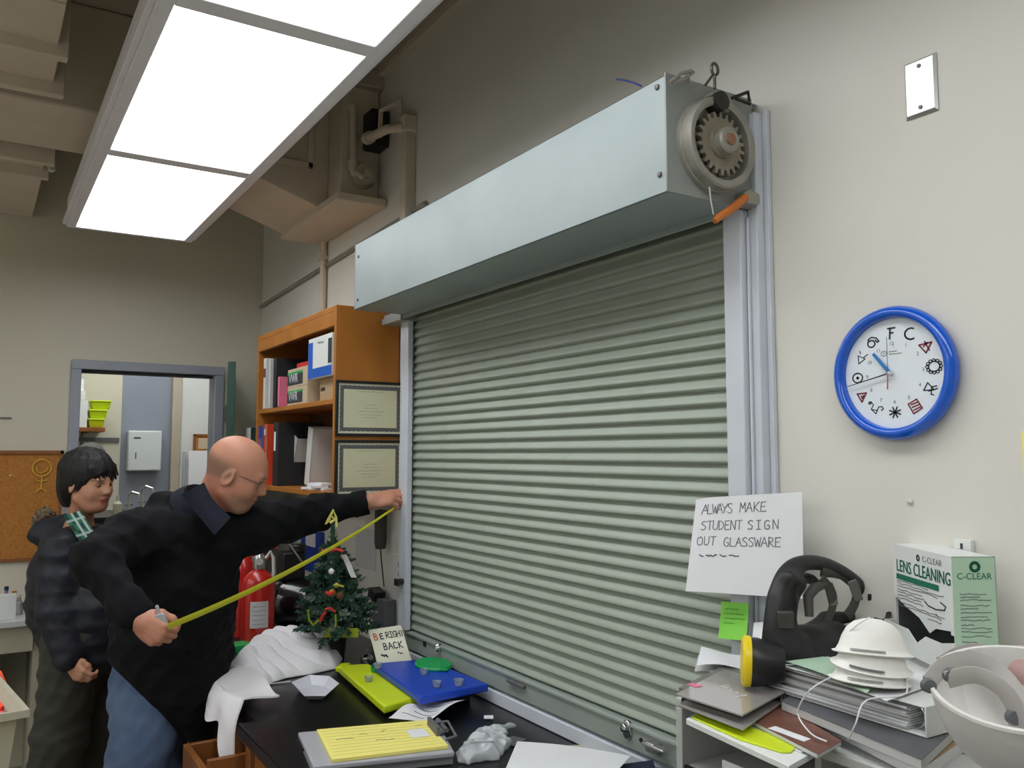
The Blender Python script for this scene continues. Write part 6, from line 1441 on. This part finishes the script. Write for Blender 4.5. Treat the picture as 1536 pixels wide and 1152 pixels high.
for i, (x, y, L_) in enumerate(((.07, .635, .55), (.07, .61, .8), (.07, .585, .7), (.07, .55, .45), (.07, .52, .48), (.07, .49, .42), (.07, .46, .46), (.07, .42, .8), (.07, .395, .75), (.6, .36, .22))): scrawl(mb, x * fw_, y * FH, L_ * fw_, .003, .0012, tx, n=10)
obj('small_print', mb, 'ink_soft', fp, smooth=None)
mb = MB(); mb.stroke([(x * fw_, y * FH) for x, y in ((.56, .52), (.62, .49), (.74, .48), (.88, .50), (.9, .535), (.82, .56))], .0022, tx); mb.stroke([(x * fw_, y * FH) for x, y in ((.74, .44), (.78, .42))], .0012, tx); obj('glasses_drawing', mb, 'ink', fp, smooth=None)
lg = MB(); lg.stroke([(x, y) for x, y in circ(.0045, 12, cx=.47 * fw_, cy=.915 * FH)], .003, tx); obj('logo', lg, 'ink', fp, smooth=None)
SMx = frame(FM @ V(fw_ + .0003, 0, 0), FM.to_3x3() @ V(0, 0, -1), (0, 0, 1)); 
def rtext(txt, x, y, size, m, xs=1.0): obj('lettering', MB().text(txt, size, SMx @ Matrix.Translation((x * dp, y * FH, 0)), .0004, 'CENTER', xs=xs), m, rp_, smooth=None)
rtext('C-CLEAR', .50, .80, .015, 'print_green', 1.0)
lg = MB(); lg.stroke(circ(.007, 12, cx=.52 * dp, cy=.91 * FH), .005, SMx); obj('logo', lg, 'print_green', rp_, smooth=None)
mb = MB()
for y, L_ in ((.66, .6), (.635, .45), (.61, .7), (.56, .65), (.535, .4), (.5, .7), (.46, .62), (.43, .66), (.39, .3), (.36, .68), (.33, .7), (.29, .66), (.24, .34), (.21, .68), (.18, .66)): scrawl(mb, .16 * dp, y * FH, L_ * dp, .0025, .001, SMx, n=8)
obj('small_print', mb, 'ink_soft', rp_, smooth=None)
# white card behind the box
c0 = PX(1431, 808, -.012); c1_ = PX(1458, 840, -.012)
wt = empty('wall_tag', (-.01, c0.y, c1_.z), 'small white tag on the wall just above the lens cleaning box', 'tag'); obj('tag_body', MB().box((-.014, c0.y, c0.z), (-.001, c1_.y, c1_.z)), 'box_white', wt, bevel=.001); p = PX(1442, 820, -.015); obj('tag_mark', MB().box((-.0152, p.y - .002, p.z - .004), (-.0139, p.y + .002, p.z + .006)), 'ink', wt)
# ------------------------------------------------------------------ dust masks, nested one in another
mp = PZ(1308, 1022, BZt + .012); MT = Matrix.Translation((mp.x, mp.y, BZt + .012)) @ Matrix.Rotation(R(6), 4, 'Y') @ Matrix.Rotation(R(-20), 4, 'Z')
mprof = [(.064, 0), (.0665, .002), (.060, .004), (.055, .012), (.050, .026), (.042, .040), (.030, .050), (.014, .055), (0, .056), (0, .0535), (.013, .0525), (.028, .048), (.040, .038), (.0475, .026), (.053, .011), (.058, .002)]
ordn = ['lowest', 'middle', 'topmost']
for i in range(3):
    Mi = MT @ Matrix.Translation((.004 * (i - 1), .003 * i, .021 * i)) @ Matrix.Rotation(R((0, 7, -4)[i]), 4, 'X')
    root = empty('dust_mask', Mi.translation, ordn[i] + ' of the three nested white dust masks', 'dust mask', 'nested dust masks')
    obj('cup', MB().lathe(mprof, Mi, 40, sy=.82), 'mask_white', root, smooth=50)
    obj('nose_strip', MB().tube([Mi @ V(-.058 + .0 * t, .0, .0) if False else Mi @ V(.0588 * math.cos(R(a_)), .82 * .0588 * math.sin(R(a_)), .008) for a_ in range(205, 262, 6)], .0035, 8, flat=.35, up=(0, 0, 1)), 'stainless' if i != 1 else 'grey_dark', root)
    for sgn in (1,):
        e0_ = Mi @ V(-.062, .01, .002); e1__ = Mi @ V(.060, .012, .002)
        if i == 0: pts = [e0_, PZ(1215, 1035, BZt + .012), PZ(1200, 1060, BZt - .04) + V(-.03, -.02, 0), PZ(1216, 1100, T0 + .03) , PZ(1240, 1112, T0 + .028)]
        elif i == 1: pts = [e1__, PZ(1360, 1040, BZt + .012), PZ(1300, 1050, BZt + .01), PZ(1285, 1075, BZt - .02) + V(-.03, -.02, 0), PZ(1272, 1110, T0 + .03)]
        else: pts = [Mi @ V(-.045, 0, .03), Mi @ V(-.04, -.02, .046), Mi @ V(-.02, -.022, .058)]
        sm = []
        for k_ in range(len(pts) - 1):
            for t in (0, .25, .5, .75):
                p0, p1, p2, p3 = pts[max(k_ - 1, 0)], pts[k_], pts[k_ + 1], pts[min(k_ + 2, len(pts) - 1)]
                sm.append(.5 * ((2 * p1) + (p2 - p0) * t + (2 * p0 - 5 * p1 + 4 * p2 - p3) * t * t + (3 * p1 - p0 - 3 * p2 + p3) * t ** 3))
        obj('elastic_band', MB().tube(sm + [pts[-1]], .0013, 6), 'paper', root)
# ------------------------------------------------------------------ respirator
rs0 = P(1215, 950, 1.67)
re = empty('respirator', V(rs0.x, rs0.y, T0), 'black rubber full face respirator with a yellow ringed filter', 'respirator')
def rp3(u, v, d): return P(u, v, d * (1.035 if d > 1.4 else 1))
outer = [(1163, 985), (1161, 940), (1166, 895), (1180, 860), (1203, 845), (1235, 846), (1268, 862), (1292, 885), (1302, 915), (1300, 945), (1290, 975), (1262, 1000)]
def loop(lst, d): return [rp3(u, v, d + .0) for u, v in lst]
f = Field(rs0 - V(.26, .26, .22), rs0 + V(.26, .26, .22), .0045)
dv = [1.50, 1.50, 1.52, 1.55, 1.58, 1.62, 1.66, 1.69, 1.70, 1.68, 1.64, 1.58]
pts = [rp3(u, v, d) for (u, v), d in zip(outer, dv)]
f.chain(crom(pts), crom([.019, .018, .017, .016, .015, .014, .014, .015, .016, .016, .017, .018]), .003)
inner = [(1176, 985), (1174, 940), (1182, 900), (1196, 872), (1215, 868), (1228, 880)]
f.chain(crom([rp3(u, v, d + .05) for (u, v), d in zip(inner, (1.5, 1.5, 1.52, 1.55, 1.58, 1.6))]), crom([.016, .016, .014, .012, .010, .008]), .004)
for (a, b) in (((1166, 940), (1176, 940)), ((1170, 900), (1184, 900)), ((1185, 866), (1198, 876)), ((1165, 975), (1178, 975))): f.cap(rp3(*a, 1.52), rp3(*b, 1.58), .012, .014, .02)
f.ell(rp3(1212, 985, 1.58), (.080, .07, .06), None, .03); f.cap(rp3(1172, 975, 1.5), rp3(1178, 905, 1.54), .026, .018, .03); f.ell(rp3(1250, 968, 1.62), (.055, .05, .045), None, .02); f.ell(rp3(1185, 985, 1.52), (.045, .045, .05), None, .02)
f.chain([rp3(1210, 948, 1.62), rp3(1240, 930, 1.66), rp3(1275, 925, 1.68)], [.014, .016, .012], .012)
f.ell(rp3(1232, 915, 1.56), (.035, .035, .024), None, .01, 's')
f.half(V(0, 0, T0 + .0), V(0, 0, -1))
sdf_obj('face_piece', f, 'black_rubber', re, smooth=4)
obj('visor_rim', MB().tube([rp3(u, v, d - .012) for (u, v), d in zip([(1214, 925), (1212, 895), (1222, 882), (1238, 876)], (1.53, 1.54, 1.56, 1.58))], [.008, .010, .010, .007], 10), 'dark_rubber', re)
obj('rim_lug', MB().box((-.014, -.018, -.006), (.016, .014, .006), frame(rp3(1177, 928, 1.485), RT, UP)), 'dark_rubber', re, bevel=.003)
fc_ = rp3(1136, 993, 1.46); ax = (-RT * .97 + FW * .20 + UP * .03).normalized(); Fm_ = frame(fc_, ax.orthogonal(), ax.cross(ax.orthogonal()))
fcn = obj('filter_canister', MB().lathe([(0, -.045), (.030, -.045), (.036, -.03), (.040, -.008), (.042, .0), (.042, .012), (0, .012)], Fm_, 32), 'black_plastic', re)
obj('filter_ring', MB().lathe([(.036, .012), (.0435, .012), (.0445, .016), (.0445, .023), (.040, .027), (.0, .027)], Fm_, 36), 'neon_yellow' if False else 'filter_yellow', re) if mat('filter_yellow', (232, 206, 20), .35, var=.02) else None
for (u0, v0, u1, v1, d) in ((1243, 878, 1250, 905, 1.60), (1278, 872, 1288, 900, 1.66)):
    a, b = rp3(u0, v0, d - .02), rp3(u1, v1, d - .02); Mx = frame((a + b) / 2, b - a, FW.cross(b - a))
    obj('buckle', MB().box((-.022, -.009, -.003), (.022, .009, .003), Mx), 'strap_grey' if False else 'buckle_grey', re, bevel=.002) if ('buckle_grey' in MATS or mat('buckle_grey', (112, 110, 104), .4, .3)) else None
def strap(pts, w_, m='black_rubber', name='strap', par=None):
    sm = []
    for k_ in range(len(pts) - 1):
        for t in (0, .33, .66):
            p0, p1, p2, p3 = pts[max(k_ - 1, 0)], pts[k_], pts[k_ + 1], pts[min(k_ + 2, len(pts) - 1)]
            sm.append(.5 * ((2 * p1) + (p2 - p0) * t + (2 * p0 - 5 * p1 + 4 * p2 - p3) * t * t + (3 * p1 - p0 - 3 * p2 + p3) * t ** 3))
    sm.append(pts[-1])
    return obj(name, MB().tube(sm, w_, 10, flat=.25, up=tuple(FW)), m, par)
strap([rp3(1232, 858, 1.60), rp3(1262, 862, 1.64), rp3(1285, 878, 1.66), rp3(1282, 905, 1.64), rp3(1270, 925, 1.62)], .010, 'dark_rubber', 'strap', re)
strap([rp3(1232, 868, 1.56), rp3(1246, 885, 1.57), rp3(1250, 905, 1.58), rp3(1242, 930, 1.58)], .009, 'dark_rubber', 'strap', re)
strap([rp3(1302, 896, 1.66), rp3(1318, 897, 1.66), rp3(1331, 908, 1.64), rp3(1332, 925, 1.62), rp3(1318, 932, 1.6)], .007, 'black_rubber', 'strap', re)
strap([rp3(1310, 930, 1.62), rp3(1340, 938, 1.62), rp3(1362, 946, 1.62)], .006, 'black_rubber', 'strap', re)
obj('chin_clip', MB().tube([rp3(1196, 1003, 1.44), rp3(1204, 1010, 1.44), rp3(1200, 1020, 1.44), rp3(1208, 1026, 1.44)], .002, 6), 'chrome', re)
# ------------------------------------------------------------------ white face shield with grey headgear
fs = empty('face_shield', V(-.35, .50, T0), 'white face shield with grey head straps in the lower right corner', 'face shield')
sc_ = P(1530, 1032, 1.10); 
Rr = .105
SMt = Matrix.Translation(sc_) @ Matrix.Rotation(R(14), 4, RT) @ Matrix.Rotation(R(-8), 4, FW)
bowl = [(Rr * math.cos(R(t)), -Rr * 1.15 * math.sin(R(t))) for t in range(0, 91, 9)]
bowl2 = [((Rr - .003) * math.cos(R(t)), -(Rr - .003) * 1.15 * math.sin(R(t))) for t in range(90, -1, -9)]
obj('shield_bowl', MB().lathe([(Rr + .003, .004), (Rr + .004, 0)] + bowl[:-1] + [(0, -Rr * 1.15)] + bowl2 + [(Rr - .002, .004), (Rr + .003, .004)], SMt, 44), 'white_trans', fs, smooth=50)
strap([rp3(1392, 1026, 1.14), rp3(1412, 1002, 1.16), rp3(1450, 990, 1.18), rp3(1490, 1002, 1.18), rp3(1518, 1030, 1.16), rp3(1530, 1062, 1.14)], .013, 'strap_grey', 'head_band', fs)
strap([rp3(1408, 995, 1.22), rp3(1440, 978, 1.24), rp3(1475, 976, 1.25), rp3(1512, 996, 1.25), rp3(1545, 1012, 1.24)], .010, 'strap_grey', 'head_band', fs)
strap([rp3(1420, 1020, 1.11), rp3(1462, 1012, 1.10), rp3(1500, 1030, 1.08), rp3(1522, 1060, 1.07), rp3(1528, 1090, 1.07)], .012, 'strap_grey', 'head_band', fs)
for u, v, d in ((1391, 1027, 1.13), (1424, 1012, 1.115), (1518, 1074, 1.075)): obj('pivot_knob', MB().lathe([(0, 0), (.010, 0), (.009, .008), (0, .009)], frame(rp3(u, v, d), RT, UP), 14), 'grey_dark', fs)
f = Field(rp3(1545, 1000, 1.2) - V(.08, .08, .08), rp3(1545, 1000, 1.2) + V(.08, .08, .08), .004); f.chain([rp3(1533, 985, 1.2), rp3(1530, 1005, 1.2), rp3(1545, 1025, 1.2)], [.016, .02, .018], .01)
sdf_obj('foam_pad', f, 'foam_pink', fs)
slab('grey_sheet', [(1330, 1160), (1420, 1128), (1560, 1150), (1560, 1200)], T0 + .003, .0025, 'paper_grey', .0005, label='grey sheet lying on the organiser below the face shield', cat='paper')
# ------------------------------------------------------------------ taped sign and sticky note
a, b, c, d = PX(1034, 886, -.12), PX(1206, 898, -.085), PX(1203, 738, -.066), PX(1047, 747, -.084)
Sw = S4(a, b, c, d, lambda s, t: V(-.004 * math.sin(3.1 * s) + (-.012 * max(0, .25 - s) * 4 * (1 - t)), 0, .0) + V(0, .006 * max(0, .12 - s) / .12 * t, -.004 * max(0, .12 - s) / .12 * t))
pgn = empty('paper_sign', (a + b) / 2, 'white sheet hand lettered ALWAYS MAKE STUDENT SIGN OUT GLASSWARE', 'sign')
obj('sheet', MB().sheet(Sw, 18, 12, .0005), 'paper', pgn, smooth=60)
T = inkmap(Sw, 1.0, .93, .0008)
mb = MB(); random.seed(21)
write(mb, 'ALWAYS', .07, .765, .095, .0065, None, T, adv=.58, jit=.025); write(mb, 'MAKE', .45, .77, .09, .0065, None, T, adv=.78, jit=.025)
write(mb, 'STUDENT', .075, .605, .088, .0065, None, T, adv=.72, jit=.025); write(mb, 'SIGN', .53, .605, .085, .0065, None, T, adv=.95, jit=.025)
write(mb, 'OUT', .055, .455, .085, .0065, None, T, adv=.8, jit=.025); write(mb, 'GLASSWARE', .31, .445, .085, .0065, None, T, adv=.74, jit=.025)
obj('lettering', mb, 'ink_soft', pgn, smooth=None)
mb = MB()
for x, L_ in ((.09, .035), (.15, .10), (.28, .06), (.37, .09)): scrawl(mb, x, .345, L_, .022, .008, None, T)
obj('small_handwriting', mb, 'ink', pgn, smooth=None)
a, b, c, d = PX(1080, 957, -.082), PX(1122, 961, -.082), PX(1123, 905, -.070), PX(1082, 902, -.070)
Sn = S4(a, b, c, d, lambda s, t: V(-.006 * (1 - t) ** 2, 0, 0)); nt_ = empty('sticky_note', (a + b) / 2, 'bright green sticky note on the shutter guide below the sign', 'note')
obj('note_sheet', MB().sheet(Sn, 4, 6, .0005), 'sticky_green', nt_, smooth=60); T = inkmap(Sn, 1, 1.2, .0008); mb = MB()
for i, (y, L_) in enumerate(((.95, .5), (.8, .7), (.65, .75), (.5, .4))): scrawl(mb, .15, y, L_, .04, .018, None, T)
mat('ink_green', (96, 170, 60), .7, var=0); obj('faint_handwriting', mb, 'ink_green', nt_, smooth=None)
